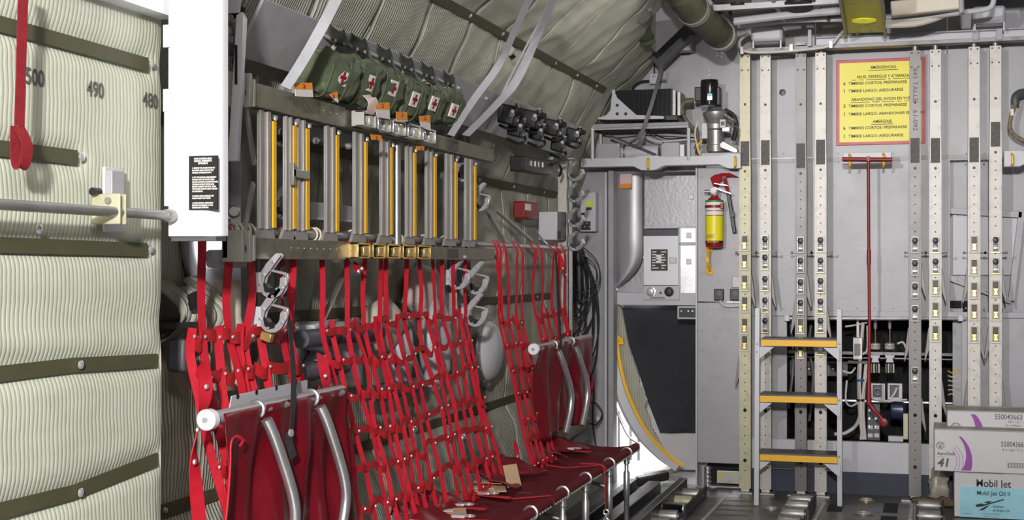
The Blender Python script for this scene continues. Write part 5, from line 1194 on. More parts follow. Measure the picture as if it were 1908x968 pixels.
# things seen between the slats: grey boxes and ledge
t = thing('wall_ledge', 'grey ledge bracket on the wall seen between the rack slats', 'bracket', (-2.2, 5.0, 1.7))
MB().box(-2.30, -2.19, lx(575, -2.2), lx(665, -2.2), P(620, 410, X=-2.2).z, P(620, 380, X=-2.2).z).build('shelf_face', GREY, t, bevel=.004); MB().box(-2.30, -2.17, lx(575, -2.2), lx(665, -2.2), P(620, 412, X=-2.2).z, P(620, 408, X=-2.2).z).build('lower_lip', LGREY, t)
MB().lathe([(.012, 0), (.01, .006)], P(607, 395, X=-2.19), X_, 10).build('bolt', CHROME, t)
for a, b, c_, d_, lab_ in ((575, 608, 228, 258, 'pale rounded fixture behind the rack under the first-aid kits'), (636, 666, 240, 268, 'second pale fixture behind the rack, nearer the middle latches')):
    t = thing('wall_fixture', lab_, 'fixture', P((a + b) / 2, d_, X=-2.17), 'fixtures behind the rack')
    MB().box(-2.28, -2.17, lx(a, -2.17), lx(b, -2.17), P(a, d_, X=-2.17).z, P(a, c_, X=-2.17).z).build('shell', LGREY, t, bevel=.014)
    MB().lathe([(.014, 0), (.012, .015), (.005, .02)], P(a + 10, d_ + 4, X=-2.16), X_, 12).build('stud', CHROME, t)

# ============================================================ FIRST AID KITS
t_label = ['nearest and largest olive first-aid bag, overlapping the white hanging strap', 'second olive first-aid bag from the near end of the row', 'third olive first-aid bag, crumpled, in the middle of the row', 'fourth olive first-aid bag, sitting a little lower in the row', 'fifth olive first-aid bag, next to the far end', 'last olive first-aid bag at the far end of the row']
KC = [(609, 137, 100), (660, 152, 86), (705, 163, 80), (750, 180, 78), (788, 186, 76), (827, 193, 72)]
CROSS = [(638, 144), (691, 155), (732, 164), (772, 185), (808, 193), (845, 206)]
for k, (px, py, hp) in enumerate(KC):
    X = -2.04; c = P(px, py + 3, X=X); y = c.y; hh = .077; ww = .118 if k else .145; dd = .058; Mt = Matrix.Rotation(R(20), 3, 'Y') @ Matrix.Rotation(R(-8), 3, 'Z')
    t = thing('first_aid_bag', t_label[k], 'first aid kit', (X, y, c.z - hh), 'olive first aid bags on the sloping plate')
    mb = MB(); nu, nv = 48, 30; sd = k * 7.3
    for j in range(nv + 1):
        tt_ = -math.pi / 2 + math.pi * j / nv
        for i in range(nu):
            a = 2 * math.pi * i / nu
            def se(v, p): return math.copysign(abs(v) ** p, v)
            q = Vector((se(math.cos(tt_), .45) * se(math.cos(a), .5), se(math.cos(tt_), .45) * se(math.sin(a), .55), se(math.sin(tt_), .5)))
            nn = 1 + .20 * noise.noise(q * 2.2 + Vector((sd, 0, 0))) + .09 * (1 - abs(noise.noise(q * 3.1 + Vector((0, sd, 0)))) * 3) + .04 * noise.noise(q * 7 + Vector((0, 0, sd)))
            p = Vector((q.x * dd * nn, q.y * ww * nn, q.z * hh * nn * (1 - .12 * q.y)))
            p.z += .018 * math.sin(p.x * 24 + k) * (1 if p.z > 0 else .3)
            mb.v.append(Vector((X + .0, y, c.z)) + Mt @ p)
    for j in range(nv):
        for i in range(nu): mb.f.append((j * nu + i, j * nu + (i + 1) % nu, (j + 1) * nu + (i + 1) % nu, (j + 1) * nu + i))
    mb.build('canvas_bag', GREEN, t, ang=60)
    # sewn straps across the bag
    for f in (-.45, .35):
        pts = [Vector((X, y, c.z)) + Mt @ Vector(((dd + .004) * math.copysign(abs(math.cos(R(a))) ** .5, math.cos(R(a))), f * ww, (hh + .006) * math.copysign(abs(math.sin(R(a))) ** .55, math.sin(R(a))))) for a in range(-80, 95, 8)]
        MB().ribbon(pts, Y_, .014, .003).build('sewn_strap', GREEN, t)
    # patch on the aisle-side end face
    pc = P(*CROSS[k], X=X + dd * 1.04); un = Mt @ Y_; vn = Mt @ Z_; nn_ = Mt @ X_
    MB().obox(pc, un * .030, vn * .030, nn_ * .004).build('white_patch', CARD, t)
    w1 = MB().obox(pc + nn_ * .004, un * .020, vn * .0065, nn_ * .0012); w1.obox(pc + nn_ * .0042, un * .0068, vn * .021, nn_ * .0012)
    w1.build('red_cross', REDP, t)
    hk = plate(y + .02, .62, .0)
    t.location = t.location
    # hook and flap on the plate above
    hy_ = [P(a, 200, X=-2.06).y for a in (612, 653, 700, 742, 782, 822)][k]
    f1 = thing('flap_hook', ['dark cloth flap hook above the nearest first-aid bag', 'dark cloth flap hook above the second first-aid bag', 'dark cloth flap hook above the third first-aid bag', 'dark cloth flap hook above the fourth first-aid bag', 'dark cloth flap hook above the fifth first-aid bag', 'dark cloth flap hook above the last first-aid bag'][k], 'hook', plate(hy_, .95), 'flap hooks above the bags')
    pa_ = plate(hy_ - .045, .98, .01); n_ = 8
    def ff(i, j, hy_=hy_):
        u, v = i / 8, j / 6; return plate(hy_ - .07 + .14 * u, 1.02 - .22 * v - .05 * math.sin(u * 3.1), .012 + .03 * v + .012 * math.sin(u * 3.14) + .004 * math.sin(v * 9 + u * 5))
    MB().grid(ff, 9, 7).build('cloth_flap', GREEND, f1, solid=.004)
    for s_ in (-.04, .035): MB().lathe([(.008, 0), (.008, .05), (.005, .054)], plate(hy_ + s_, .80, 0), PN, 10).build('peg', STEEL, f1)
    MB().ribbon([plate(hy_ + .02, .84, .03), plate(hy_ + .02, .60, .025), Vector((X + .02, y + .01, c.z + hh))], Y_, .02, .003).build('hanging_tape', CREAM, f1)
for px, py in ((835, 150), (853, 158), (587, 55), (905, 190), (1020, 232)):
    p = P(px, py, X=-2.06); tag(MB().lathe([(.010, 0), (.008, .012), (.004, .014)], plate(p.y, .78, 0), PN, 10).build('plate_stud', CHROME), 'small bright stud on the sloping grey plate', 'stud', 'studs on the sloping plate')
# orange / white tags
TG = [([(549, 154), (581, 154), (583, 181), (550, 179)], .5, 'orange and white tag tied on the upper beam, under the nearest first-aid bag'), ([(612, 176), (628, 170), (630, 192), (622, 186)], .6, 'orange tag peeking out between the first two first-aid bags'),
      ([(698, 192), (725, 190), (726, 222), (702, 218)], .45, 'large orange and white tag standing on the upper beam in the middle'), ([(738, 208), (758, 208), (759, 226), (738, 226)], .9, 'orange tag below the fourth first-aid bag'), ([(780, 216), (801, 214), (802, 244), (784, 236)], .5, 'orange and white tag curling below the fifth first-aid bag'),
      ([(690, 250), (710, 252), (712, 262), (692, 260)], 1, 'small orange tag hanging under the upper beam near the middle'), ([(775, 272), (790, 272), (790, 280), (776, 280)], 1, 'small orange tag hanging under the upper beam toward the far end')]
for quad, split, lab_ in TG:
    X = -1.955; q = [P(a, b, X=X) for a, b in quad]; t = thing('inspection_tag', lab_, 'tag', q[3], 'orange tags by the upper beam')
    ml, mr = q[0].lerp(q[3], split), q[1].lerp(q[2], split)
    if split > .99: ml, mr = q[3], q[2]
    th_ = X_ * .0015
    MB().add([q[0], q[1], mr, ml, q[0] + th_, q[1] + th_, mr + th_, ml + th_], [(0, 1, 2, 3), (7, 6, 5, 4), (0, 4, 5, 1), (1, 5, 6, 2), (2, 6, 7, 3), (3, 7, 4, 0)]).build('orange_half', ORANGE, t)
    if split < .99: MB().add([ml, mr, q[2], q[3], ml + th_, mr + th_, q[2] + th_, q[3] + th_], [(0, 1, 2, 3), (7, 6, 5, 4), (0, 4, 5, 1), (1, 5, 6, 2), (2, 6, 7, 3), (3, 7, 4, 0)]).build('white_half', CARD, t)
    MB().lathe([(.008, 0), (.007, .003)], (q[0] + q[1]) / 2 - Z_ * .012 + th_, X_, 10).build('eyelet', REDP, t)
t = thing('curled_paper', 'curled pinkish paper tag standing between bag and upper beam', 'paper', P(688, 210, X=-1.98))
MB().ribbon(spline([P(682, 177, X=-1.98), P(692, 188, X=-1.96), P(694, 203, X=-1.97), P(686, 212, X=-1.99)]), (.3, 1, 0), .05, .002).build('sheet', PINKC, t)

# ------------- dark regulators on the plate
RG = [(948, 214, 1.15), (962, 240, .95), (990, 222, 1.1), (1000, 248, .9), (1030, 238, 1.05), (1040, 270, .9), (1068, 252, .95)]
rl = ['black oxygen regulator on the grey plate, nearest and largest of the cluster', 'black oxygen regulator directly below the nearest one', 'black oxygen regulator in the upper middle of the cluster', 'black oxygen regulator low in the middle of the cluster', 'black oxygen regulator with silver elbow, upper right of the cluster', 'black oxygen regulator lowest on the grey plate edge', 'black oxygen regulator at the far end beside the bulkhead']
for k, (px, py, s) in enumerate(RG):
    s *= .85
    X = -2.02; c = P(px, py, X=X); t = thing('oxygen_regulator', rl[k], 'regulator', c, 'black regulators at the end of the plate')
    MB().obox(c, (.045 * s, 0, -.01), (0, .055 * s, 0), (.006, 0, .05 * s)).build('housing', BLACK, t, bevel=.010)
    MB().lathe([(.03 * s, 0), (.032 * s, .02), (.02 * s, .03), (.018 * s, .05)], c + Vector((.04 * s, -.02, .02)), (1, -.3, -.2), 14).build('dial', BLACK, t)
    MB().lathe([(.018, 0), (.014, .02), (.010, .03), (.010, .045)], c + Vector((.03, -.055 * s, .0)), (.4, -1, .2), 12).build('fitting', CHROME if k % 2 == 0 else STEEL, t)
    MB().lathe([(.010, 0), (.010, .014), (.006, .016)], c + Vector((.035, .02 * s, .05 * s)), (.3, -.2, 1), 10).build('top_knob', CHROME, t)
    MB().tube(spline([c + Vector((.02, .05 * s, -.02)), c + Vector((.03, .08 * s, -.05)), c + Vector((0, .05, -.07)), c + Vector((-.05, 0, -.05))]), .008, 8).build('hose', BLACK, t)
    MB().obox(c + Vector((.046 * s, .01, -.03)), (.001, 0, 0), (0, .012, 0), (0, 0, .006)).build('small_plate', CARD if k in (4, 6) else STEEL, t)

t = thing('switch_box', 'black sloping switch box under the far end of the grey plate', 'switch box', P(1000, 322, X=-2.08))
q = [P(a, b, X=-2.08) for a, b in ((976, 290), (1030, 300), (1030, 326), (976, 318))]
MB().prism([(p.y, p.z) for p in q], (-2.16, 0, 0), Y_, Z_, X_ * .08).build('housing', BLACK, t, bevel=.006)
for k in range(4): MB().obox(P(990 + k * 7, 304 + k, X=-2.078), (.004, 0, 0), (0, .006, 0), (0, 0, .014)).build('toggle_cover', CARD if k % 2 else STEEL, t)
MB().tube(spline([P(1028, 308, X=-2.07), P(1040, 305, X=-2.06), P(1046, 316, X=-2.06), P(1042, 328, X=-2.08)]), .008, 8).build('lead', BLACK, t)
t = thing('red_switch_box', 'small dark red guarded box on the insulation above the pale wall case', 'box', P(985, 408, X=-2.24))
MB().box(-2.30, -2.22, lx(974, -2.24), lx(998, -2.24), P(985, 408, X=-2.24).z, P(985, 376, X=-2.24).z).build('case', REDD, t, bevel=.01); MB().box(-2.22, -2.215, lx(979, -2.22), lx(988, -2.22), P(985, 392, X=-2.22).z, P(985, 380, X=-2.22).z).build('label', CARD, t)
# ------------- hanging white straps
def hang(pts, w_, label, X=-1.95, m=WEBW, wd=(1, .5, .3)):
    q = [P(a, b, X=xx) for a, b, xx in pts]; t = thing('cargo_strap', label, 'strap', q[-1], 'pale webbing straps hanging from the roof')
    MB().ribbon(spline(q, 8), wd, w_, .003).build('webbing', m, t); return t
hang([(640, -30, -1.8), (600, 50, -1.88), (560, 120, -1.93), (532, 163, -1.96)], .036, 'pale strap in front of the nearest first-aid bag')
t = hang([(995, -20, -1.6), (958, 60, -1.75), (930, 120, -1.85), (880, 190, -1.95), (840, 252, -2.0)], .034, 'broad pale strap crossing the overhead insulation down to the rack')
t = hang([(1035, -10, -1.6), (1000, 70, -1.75), (962, 150, -1.85), (925, 195, -1.92), (868, 252, -2.0)], .040, 'twisting pale strap beyond the broad one, reaching the rack')
hang([(1005, 40, -1.75), (950, 145, -1.9), (920, 210, -1.98), (905, 240, -2.05)], .01, 'thin pale cord hanging behind the twisting strap')
t = thing('strap_label', 'small white label on the overhead insulation beside the broad strap', 'label', wp(40, 7.2, .04)); p = P(952, 95, X=-1.98)
for dy, m in ((0, CARD), (-8, BLACK), (9, BLACK)): MB().obox(P(952 + dy * .3, 95 + dy * 1.2, X=-2.0), (0, .025, -.004), (.012, 0, .018 if dy == 0 else .006), (.001, 0, 0)).build('printed_patch', m, t)

# ------------- window and dome covers
def porthole(name, c, r_, label, glass, thing_=True):
    t = thing(name, label, 'window', c)
    MB().lathe([(r_ + .03, 0), (r_ + .03, .012), (r_ + .012, .030), (r_, .030), (r_ - .012, .008)], c, X_, 40).build('rim', GREY, t)
    return t
c = P(400, 440, X=-2.33)
o = porthole('porthole', c, .20, 'round porthole with bright frosted glass behind the near end of the net', True)
MB().lathe([(.19, 0), (.185, .02), (.15, .03), (.0, .034)], c - X_ * .01, X_, 40).build('cover', LGREY, o)
MB().lathe([(.075, 0), (.08, .004), (.07, .006)], P(390, 455, X=-2.29), X_, 30).build('glass', GLASS, o)
c = P(907, 653, X=-2.27)
t = thing('dome_cover', 'grey domed oval cover with a screwed rim on the wall between the two nets', 'dome cover', c - Z_ * .19)
MB().lathe([(.195, 0), (.195, .012), (.165, .016)], c, X_, 40).build('rim', STEEL, t)
MB().lathe([(.165, .012), (.15, .04), (.11, .065), (.06, .08), (.001, .085)], c, X_, 40).build('dome', LGREY, t)
mb = MB()
for i in range(12): mb.lathe([(.007, 0), (.005, .004)], c + Vector((.012, .18 * math.cos(R(30 * i)), .18 * math.sin(R(30 * i)))), X_, 8)
mb.build('screws', CHROME, t)

# ------------- equipment behind the nets
X = -2.28
t = thing('equipment_cover', 'pale grey chamfered equipment cover behind the red net', 'cover', P(620, 700, X=X))
q = [P(a, b, X=X) for a, b in ((568, 605), (585, 598), (640, 598), (655, 612), (660, 640), (660, 720), (600, 720), (580, 690), (600, 655), (575, 640))]
MB().prism([(p.y, p.z) for p in q], (X - .06, 0, 0), Y_, Z_, X_ * .10).build('shell', LGREY, t, bevel=.01)
for (a, b, c_, d_, lab_) in ((560, 632, 760, 612, 'upper dark grey pipe behind the red net'), (560, 694, 640, 680, 'lower dark grey pipe behind the red net'), (690, 735, 780, 715, 'short dark pipe low behind the red net')):
    t = thing('dark_pipe', lab_, 'pipe', P(a, b, X=-2.2), 'pipes behind the net'); MB().cyl(P(a, b, X=-2.20), P(c_, d_, X=-2.20), .035, 16).build('pipe', mat('slate_grey', (.10, .105, .13), .45), t)
    for f in (.25, .6): p = P(a, b, X=-2.2).lerp(P(c_, d_, X=-2.2), f); MB().cyl(p, p + (P(c_, d_, X=-2.2) - p).normalized() * .02, .038, 16).build('clamp_ring', BLACK, t)
def pod(cx, cy, rx, rz, m, label, name, X=-2.22, k=1):
    c = P(cx, cy, X=X); return tag(crumple(c, .07, rx, rz, m, name, k, .12).build(name, m, ang=180), label, name.replace('_', ' '))
pod(712, 605, .16, .11, CREAM, 'cream rounded padded pack behind the red net', 'padded_pack', k=2)
pod(740, 655, .09, .17, LGREY, 'pale grey tall rounded duct behind the red net, right of the cream pack', 'duct_cover', k=5)
pod(812, 640, .13, .22, LGREY, 'pale grey curved cover behind the net below the rack middle', 'curved_cover', k=9)
pod(790, 540, .2, .12, PINKC, 'pinkish bulging blanket fold behind the net straps', 'blanket_fold', X=-2.28, k=12)

t = thing('white_cylinder', 'cream cylinder with a white cap standing behind the near end of the net', 'cylinder', P(424, 720, X=-2.2))
c = P(424, 725, X=-2.2); MB().lathe([(.05, 0), (.055, .02), (.055, .20), (.045, .24), (.045, .36)], c, Z_, 20).build('body', CREAM, t); MB().box(c.x - .05, c.x + .05, c.y - .06, c.y + .05, c.z + .40, c.z + .46).build('cap', LGREY, t, bevel=.01)
for k, (a, b) in enumerate((((765, 650), (790, 720)), ((770, 800), (772, 840)), ((862, 815), (872, 850)))):
    t = thing('chrome_fitting', ['bright metal rod behind the middle of the net', 'bright metal fitting low behind the net', 'bright metal fitting behind the net near the bench'][k], 'fitting', P(*b, X=-2.2)); MB().cyl(P(*a, X=-2.2), P(*b, X=-2.2), .012, 10).build('rod', CHROME, t); MB().ball(P(*a, X=-2.2), .022).build('rod_end', CHROME, t)
# dark gap hardware left of the net
t = thing('torn_insulation', 'torn sagging insulation fold with a dark slit, beside the quilted panel', 'insulation', P(350, 600, X=-2.25))
def tf(i, j):
    u, v = i / 20, j / 14; y = lx(300, -2.25) + (lx(400, -2.25) - lx(300, -2.25)) * u; z = P(350, 525, X=-2.25).z - .20 * v
    return Vector((-2.30 + .14 * math.sin(v * 2.9) * (.7 + .3 * math.sin(u * 11)) + .02 * math.sin(u * 23 + v * 3), y, z + .02 * math.sin(u * 9)))
o = MB().grid(tf, 21, 15).build('fold', INS, t, solid=.004); l = o.data.uv_layers.new(name='UVMap')
for lp in o.data.loops: v_ = o.data.vertices[lp.vertex_index].co; l.data[lp.index].uv = (v_.y, v_.z)
MB().obox(P(361, 560, X=-2.14), (.0, .008, -.024), (.01, .008, .006), (.004, 0, 0)).build('slit', BLACK, t)
t = thing('lamp_plug', 'dark oval socket unit on the insulation beside the net edge', 'socket', P(338, 680, X=-2.2))
MB().obox(P(333, 662, X=-2.2), (.03, 0, 0), (0, .022, -.004), (0, .004, .05)).build('housing', DGREY, t, bevel=.01); MB().lathe([(.03, 0), (.026, .02), (.012, .024)], P(348, 662, X=-2.19), X_, 14).build('cap', BLACK, t)
S('trim_10', MB().box(-2.32, -2.16, lx(305, -2.2), lx(345, -2.2), P(330, 610, X=-2.2).z, P(330, 600, X=-2.2).z), BLACKC)

# ============================================================ NETS
REDX = mat('red_webbing_shaded', (.50, .010, .018), .6, 0, .16, 30, .25, 350)  # same webbing as the verticals, darkened: shade on the cross straps painted in
random.seed(33)
def netx(z): return -2.10 + (0 if z > 1.25 else (1.25 - z) * .24)
def net(label, verts, y0, y1, ztop, zbot, rows, grp, wid=.036, tall=None, bx=0.0, lean=0.0, sd=0):
    t = thing('cargo_net', label, 'net', (-2.0, (y0 + y1) / 2, zbot), grp)
    cross = [ztop - .03 - (ztop - zbot - .06) * r / (rows - 1) for r in range(rows)]
    cols = []
    for k, (y, full) in enumerate(verts):
        pts = []; wds = []; zs = zrail if full else ztop; n = 30; ph = random.uniform(0, 6); am = random.uniform(.006, .02)
        for i in range(n + 1):
            z = zs + (zbot - zs) * i / n
            yy = y + (am * math.sin(z * 7 + ph) + .012 * noise.noise(Vector((k * 3.3 + sd, z * 5, 0)))) * min(1, i / 6 + .15) + lean * max(0, ztop - z)
            xx = netx(z) + bx + .018 * noise.noise(Vector((z * 4, k * 1.7, sd)))
            pts.append(Vector((xx, yy, z)))
            tw = .75 + .40 * math.sin(z * 4.2 + ph) if z < ztop else .7 + .35 * math.sin((z - ztop) * 5 + ph)
            wds.append(Vector((math.sin(tw) * .8, 1, 0)))
        if full: pts = [Vector((-2.10, y, zrail + .02)), Vector((-2.085, y, zrail))] + pts[1:]; wds = [Y_, Y_] + wds[1:]
        MB().ribbon(pts, wds, wid, .003).build('vertical_strap', RED, t)
        cols.append((y, pts))
    def at(y, z):
        dy = lean * max(0, ztop - z); return Vector((netx(z) + bx + .003, y + dy, z))
    for r_, z in enumerate(cross):
        pts = []; ph = random.uniform(0, 6); snaps = MB()
        ys_ = sorted(v[0] for v in verts)
        for a, b in zip(ys_, ys_[1:]):
            sg = random.uniform(-.034, .020); bul = random.uniform(.0, .014)
            for i in range(6):
                f = i / 6; y = a + (b - a) * f; zz = z + sg * math.sin(f * math.pi) + .012 * math.sin(y * 5 + ph)
                p = at(y, zz); p.x += bul * math.sin(f * math.pi); pts.append(p)
        pts.append(at(ys_[-1], z + .012 * math.sin(ys_[-1] * 5 + ph)))
        MB().ribbon(pts, Z_, wid * 1.25, .003).build('cross_strap', REDX, t); crs = KM[t.name][-1]
        for y in ys_:
            if random.random() < .5: snaps.lathe([(.0065, 0), (.005, .004), (.002, .005)], at(y, z + .012 * math.sin(y * 5 + ph)) + X_ * .010, X_, 8)
        if snaps.v: snaps.build('snap_rivets', CHROME, t, near=crs)
    return t
def ly(*pxs): return [(lx(abs(p), -2.08), p > 0) for p in pxs]
net('red webbing cargo net at the near end, beside the quilted panel', ly(-366, 386, -413, 437, -456, 474, -497, 535, 557), lx(366, -2.08), lx(557, -2.08), 1.315, .50, 7, 'red cargo nets along the wall', .030, sd=1)
net('large red webbing cargo net hanging behind the middle of the bench', ly(612, -632, 655, -672, 690, -703, 716, 730, -748, 765, 790, -803, 814, 833, 851, -862, 873), lx(612, -2.08), lx(873, -2.08), 1.30, .46, 7, 'red cargo nets along the wall', .021, sd=2, bx=.0)
net('small red webbing cargo net right of the domed cover', ly(924, 931, 941, -950, 960, 968), lx(922, -2.06), lx(968, -2.06), 1.24, .46, 7, 'red cargo nets along the wall', .018, bx=.03, sd=3)
net('red webbing cargo net at the far end above the folded seat', ly(992, 1004, -1015, 1027, 1039, 1050), lx(992, -2.06), lx(1050, -2.06), 1.26, .80, 4, 'red cargo nets along the wall', .022, bx=.03, sd=4)
# loose tails of webbing
for k, p_ in enumerate(([(592, 730, -1.98), (640, 790, -1.98), (634, 850, -1.97), (640, 930, -1.96), (652, 985, -1.95)], [(598, 660, -2.02), (606, 700, -1.99), (612, 740, -1.98)], [(372, 680, -2.0), (384, 720, -1.99), (368, 800, -1.97), (362, 860, -1.96), (372, 975, -1.95)], [(960, 822, -1.97), (964, 850, -1.95), (962, 868, -1.95)], [(1046, 478, -2.06), (1048, 500, -2.04), (1055, 512, -2.03)], [(664, 490, -2.08), (668, 505, -2.06), (674, 500, -2.05)])):
    t = thing('webbing_tail', ['loose red webbing tail with snaps beside the near folded seat', 'wide loose red strap end left of the pale cover', 'long loose red webbing edge at the outer side of the near net', 'loose folded red webbing end above the far bench', 'short red webbing end hooked near the far post', 'short red webbing end under the rack middle'][k], 'strap', P(*p_[-1][:2], X=p_[-1][2]), 'loose red webbing ends')
    MB().ribbon(spline([P(a, b, X=x) for a, b, x in p_], 6), [Vector((.5 * math.sin(i * .35), 1, .1)) for i in range(6 * (len(p_) - 1) + 1)], .045 if k < 3 else .03, .003).build('webbing', RED, t)
    sm = MB()
    for a, b, x in p_[1:]: sm.lathe([(.009, 0), (.007, .005), (.003, .006)], P(a, b, X=x + .01), X_, 10)
    sm.build('snaps', CHROME, t)

# ============================================================ FOLDED SEATS
def folded_seat(y0, y1, X, ztop, zbot, tubes, label, plate_=None, sd=0):
    t = thing('folded_seat', label, 'seat', (X, (y0 + y1) / 2, zbot), 'folded red seats')
    MB().cyl((X, y0 - .035, ztop), (X, y1, ztop), .021, 18).build('top_bar', GREY, t)
    MB().lathe([(.026, 0), (.030, .004), (.030, .030), (.026, .034)], (X, y0 - .07, ztop), Y_, 20).build('end_cap', WHITE, t)
    MB().lathe([(.010, 0), (.008, -.004)], (X, y0 - .07, ztop), Y_, 12).build('cap_bolt', CHROME, t)
    L_ = y1 - y0
    def sf(i, j):
        u, v = i / 60, j / 24; y = y0 + L_ * u; z = ztop + .012 - (ztop - zbot) * v
        w_ = min(1, v * 3); f = .016 * math.sin(u * 31 + sd + v * 1.5) * w_ + .022 * math.sin(u * 11 + v * 2.6 + sd) * w_ + .010 * noise.noise(Vector((u * 14, v * 3, sd)))
        return Vector((X + .022 - .03 * math.sin(v * math.pi) * .5 + f * .9, y - .04 * v * (1 - u) * .5, z))
    gaps = [(f - y0) / L_ for f in tubes]
    mb = MB().grid(sf, 61, 25)
    mb.f = [f for f in mb.f if not ((f[0] // 61) < 2 and any(abs((f[0] % 61) / 60 - g) < .022 for g in gaps))]
    mb.build('vinyl_cover', REDF, t, solid=.004)
    for k, ty in enumerate(tubes):
        MB().tube(arc((X, ty, ztop), .024, 0, 360, 20, X_, Z_), .006, 8).build('pivot_ring', ALU, t)
        H = ztop - zbot; pts = [Vector((X + .03, ty + .005, ztop - .03)), Vector((X + .05, ty + .03, ztop - .10)), Vector((X + .075, ty + .095, ztop - H * .5)), Vector((X + .075, ty + .10, ztop - H * .7)), Vector((X + .06, ty + .04, ztop - H * .98))]
        MB().tube(spline(pts, 8), .0175, 14).build('curved_leg', ALU, t)
        MB().lathe([(.006, 0), (.005, .004)], (X + .03, ty + .035, ztop - .06), X_, 8).build('rivet', BRASS, t)
    return t
Xs = -1.92
t = folded_seat(P(405, 775, X=Xs).y, P(636, 722, X=Xs).y, Xs, 1.07, .52, [P(478, 760, X=Xs).y, P(580, 738, X=Xs).y], 'large folded red seat hanging nearest, with two curved silver legs', sd=1)
# cord and strap details
mb = MB().tube(spline([P(a, b, X=-1.87) for a, b in ((455, 820), (446, 812), (435, 815), (430, 830), (429, 870), (424, 940), (418, 985))]), .003, 8); mb.build('drawcord', RED, t)
MB().tube(spline([P(a, b, X=-1.87) for a, b in ((440, 812), (452, 820), (447, 830))]), .004, 8).build('cord_knot', RED, t)
Xp = -1.99; q = [P(a, b, X=Xp) for a, b in ((425, 764), (430, 737), (571, 707), (571, 740), (425, 768))]
t2 = thing('drilled_plate', 'pale grey drilled metal strip standing behind the near folded seat bar', 'plate', q[0])
MB().prism([(p.y, p.z) for p in q], (Xp, 0, 0), Y_, Z_, X_ * .004).build('strip', LGREY, t2, bevel=.001)
for px, py in ((443, 738), (478, 730), (515, 722), (551, 714)): MB().lathe([(.009, 0), (.009, .001)], P(px, py, X=Xp + .004), X_, 12).build('hole', BLACK, t2)
t3 = thing('black_strap', 'thin black strap hanging down over the near folded seat', 'strap', P(542, 850, X=-1.88))
MB().ribbon(spline([P(525, 490, X=-2.06), P(533, 560, X=-2.02), P(543, 640, X=-1.98), P(547, 700, X=-1.93), P(546, 760, X=-1.88), P(541, 808, X=-1.865)]), (0, 1, 0), .024, .003).build('webbing', BLACKC, t3)
MB().ribbon(spline([P(540, 805, X=-1.86), P(539, 822, X=-1.86), P(543, 838, X=-1.855), P(547, 852, X=-1.855)]), (.3, 1, 0), .028, .003).build('loose_end', BLACKC, t3)
MB().lathe([(.012, 0), (.012, .008)], P(540, 806, X=-1.86), X_, 10).build('buckle', CHROME, t3)
t = folded_seat(P(1000, 655, X=-1.93).y, P(1098, 638, X=-1.93).y, -1.93, 1.07, .58, [P(1030, 650, X=-1.93).y, P(1062, 645, X=-1.93).y], 'folded dark red seat at the far end beside the coiled cables', sd=4)
t3 = thing('black_strap', 'thin black strap hanging over the far folded seat', 'strap', P(1058, 710, X=-1.9))
MB().ribbon(spline([P(1036, 470, X=-2.05), P(1040, 560, X=-2.0), P(1045, 640, X=-1.9), P(1048, 680, X=-1.89), P(1058, 712, X=-1.88)]), (0, 1, 0), .028, .004).build('webbing', BLACKC, t3)
# ============================================================ BENCH
XF, XB, ZS = -1.60, -1.95, .45
units = [(7.02, 7.98, 'far bench section of dark red mesh with chrome leg tips, beside the doorway'), (6.02, 6.99, 'middle bench section of dark red mesh with a hanging buckle strap'), (5.0, 5.99, 'near bench section of dark red mesh at the picture bottom')]
for k, (y0, y1, lab_) in enumerate(units):
    t = thing('bench_section', lab_, 'bench', ((XF + XB) / 2, (y0 + y1) / 2, 0), 'red bench sections')
    def bf(i, j, y0=y0, y1=y1, k=k):
        u, v = i / 24, j / 40; y = y0 + (y1 - y0) * v
        return Vector((XB + (XF - XB) * u, y, ZS + .012 - .022 * math.sin(math.pi * u) + .006 * noise.noise(Vector((u * 5, v * 9, k)))))
    MB().grid(bf, 25, 41).build('mesh_seat', REDM, t, solid=.006)
    MB().tube([(XF, y0 + .01, ZS), (XF, y1 - .01, ZS)], .024, 16).build('front_roll', REDM, t); MB().tube([(XB, y0 + .01, ZS), (XB, y1 - .01, ZS)], .018, 12).build('rear_roll', REDF, t)
    st_ = MB()
    for i in range(22): st_.ball((XF + .02, y0 + .03 + i * (y1 - y0 - .06) / 21, ZS - .014), .004, n=6, m=4)
    st_.build('studs', CHROME, t)
    for f in (.25, .72):
        yy = y0 + (y1 - y0) * f; MB().tube(arc((XF, yy, ZS), .028, 0, 360, 20, X_, Z_), .007, 8).build('silver_ring', ALU, t)
        lg = MB().lathe([(.015, 0), (.015, .2), (.018, .205), (.018, .34), (.012, .35), (.012, .385), (.018, .39), (.018, .43)], (XF, yy, 0), Z_, 14).build('leg', ALU, t)
        MB().cyl((XF, yy, ZS - .02), (XB, yy, ZS - .02), .013, 10).build('cross_tube', ALU, t)
        MB().lathe([(.022, 0), (.018, .012)], (XF, yy, 0), Z_, 12).build('foot', BLACK, lg)
    MB().cyl((XF, y0 + .3, ZS - .14), (XB - .05, y0 + .3, ZS - .04), .009, 8).build('brace', ALU, t)
    # seam strip and belts
    MB().ribbon([(XB + .02, y0, ZS + .020), ((XB + XF) / 2, y0, ZS + .004), (XF + .01, y0, ZS + .028)], Y_, .03, .003).build('seam_strip', RED, t)
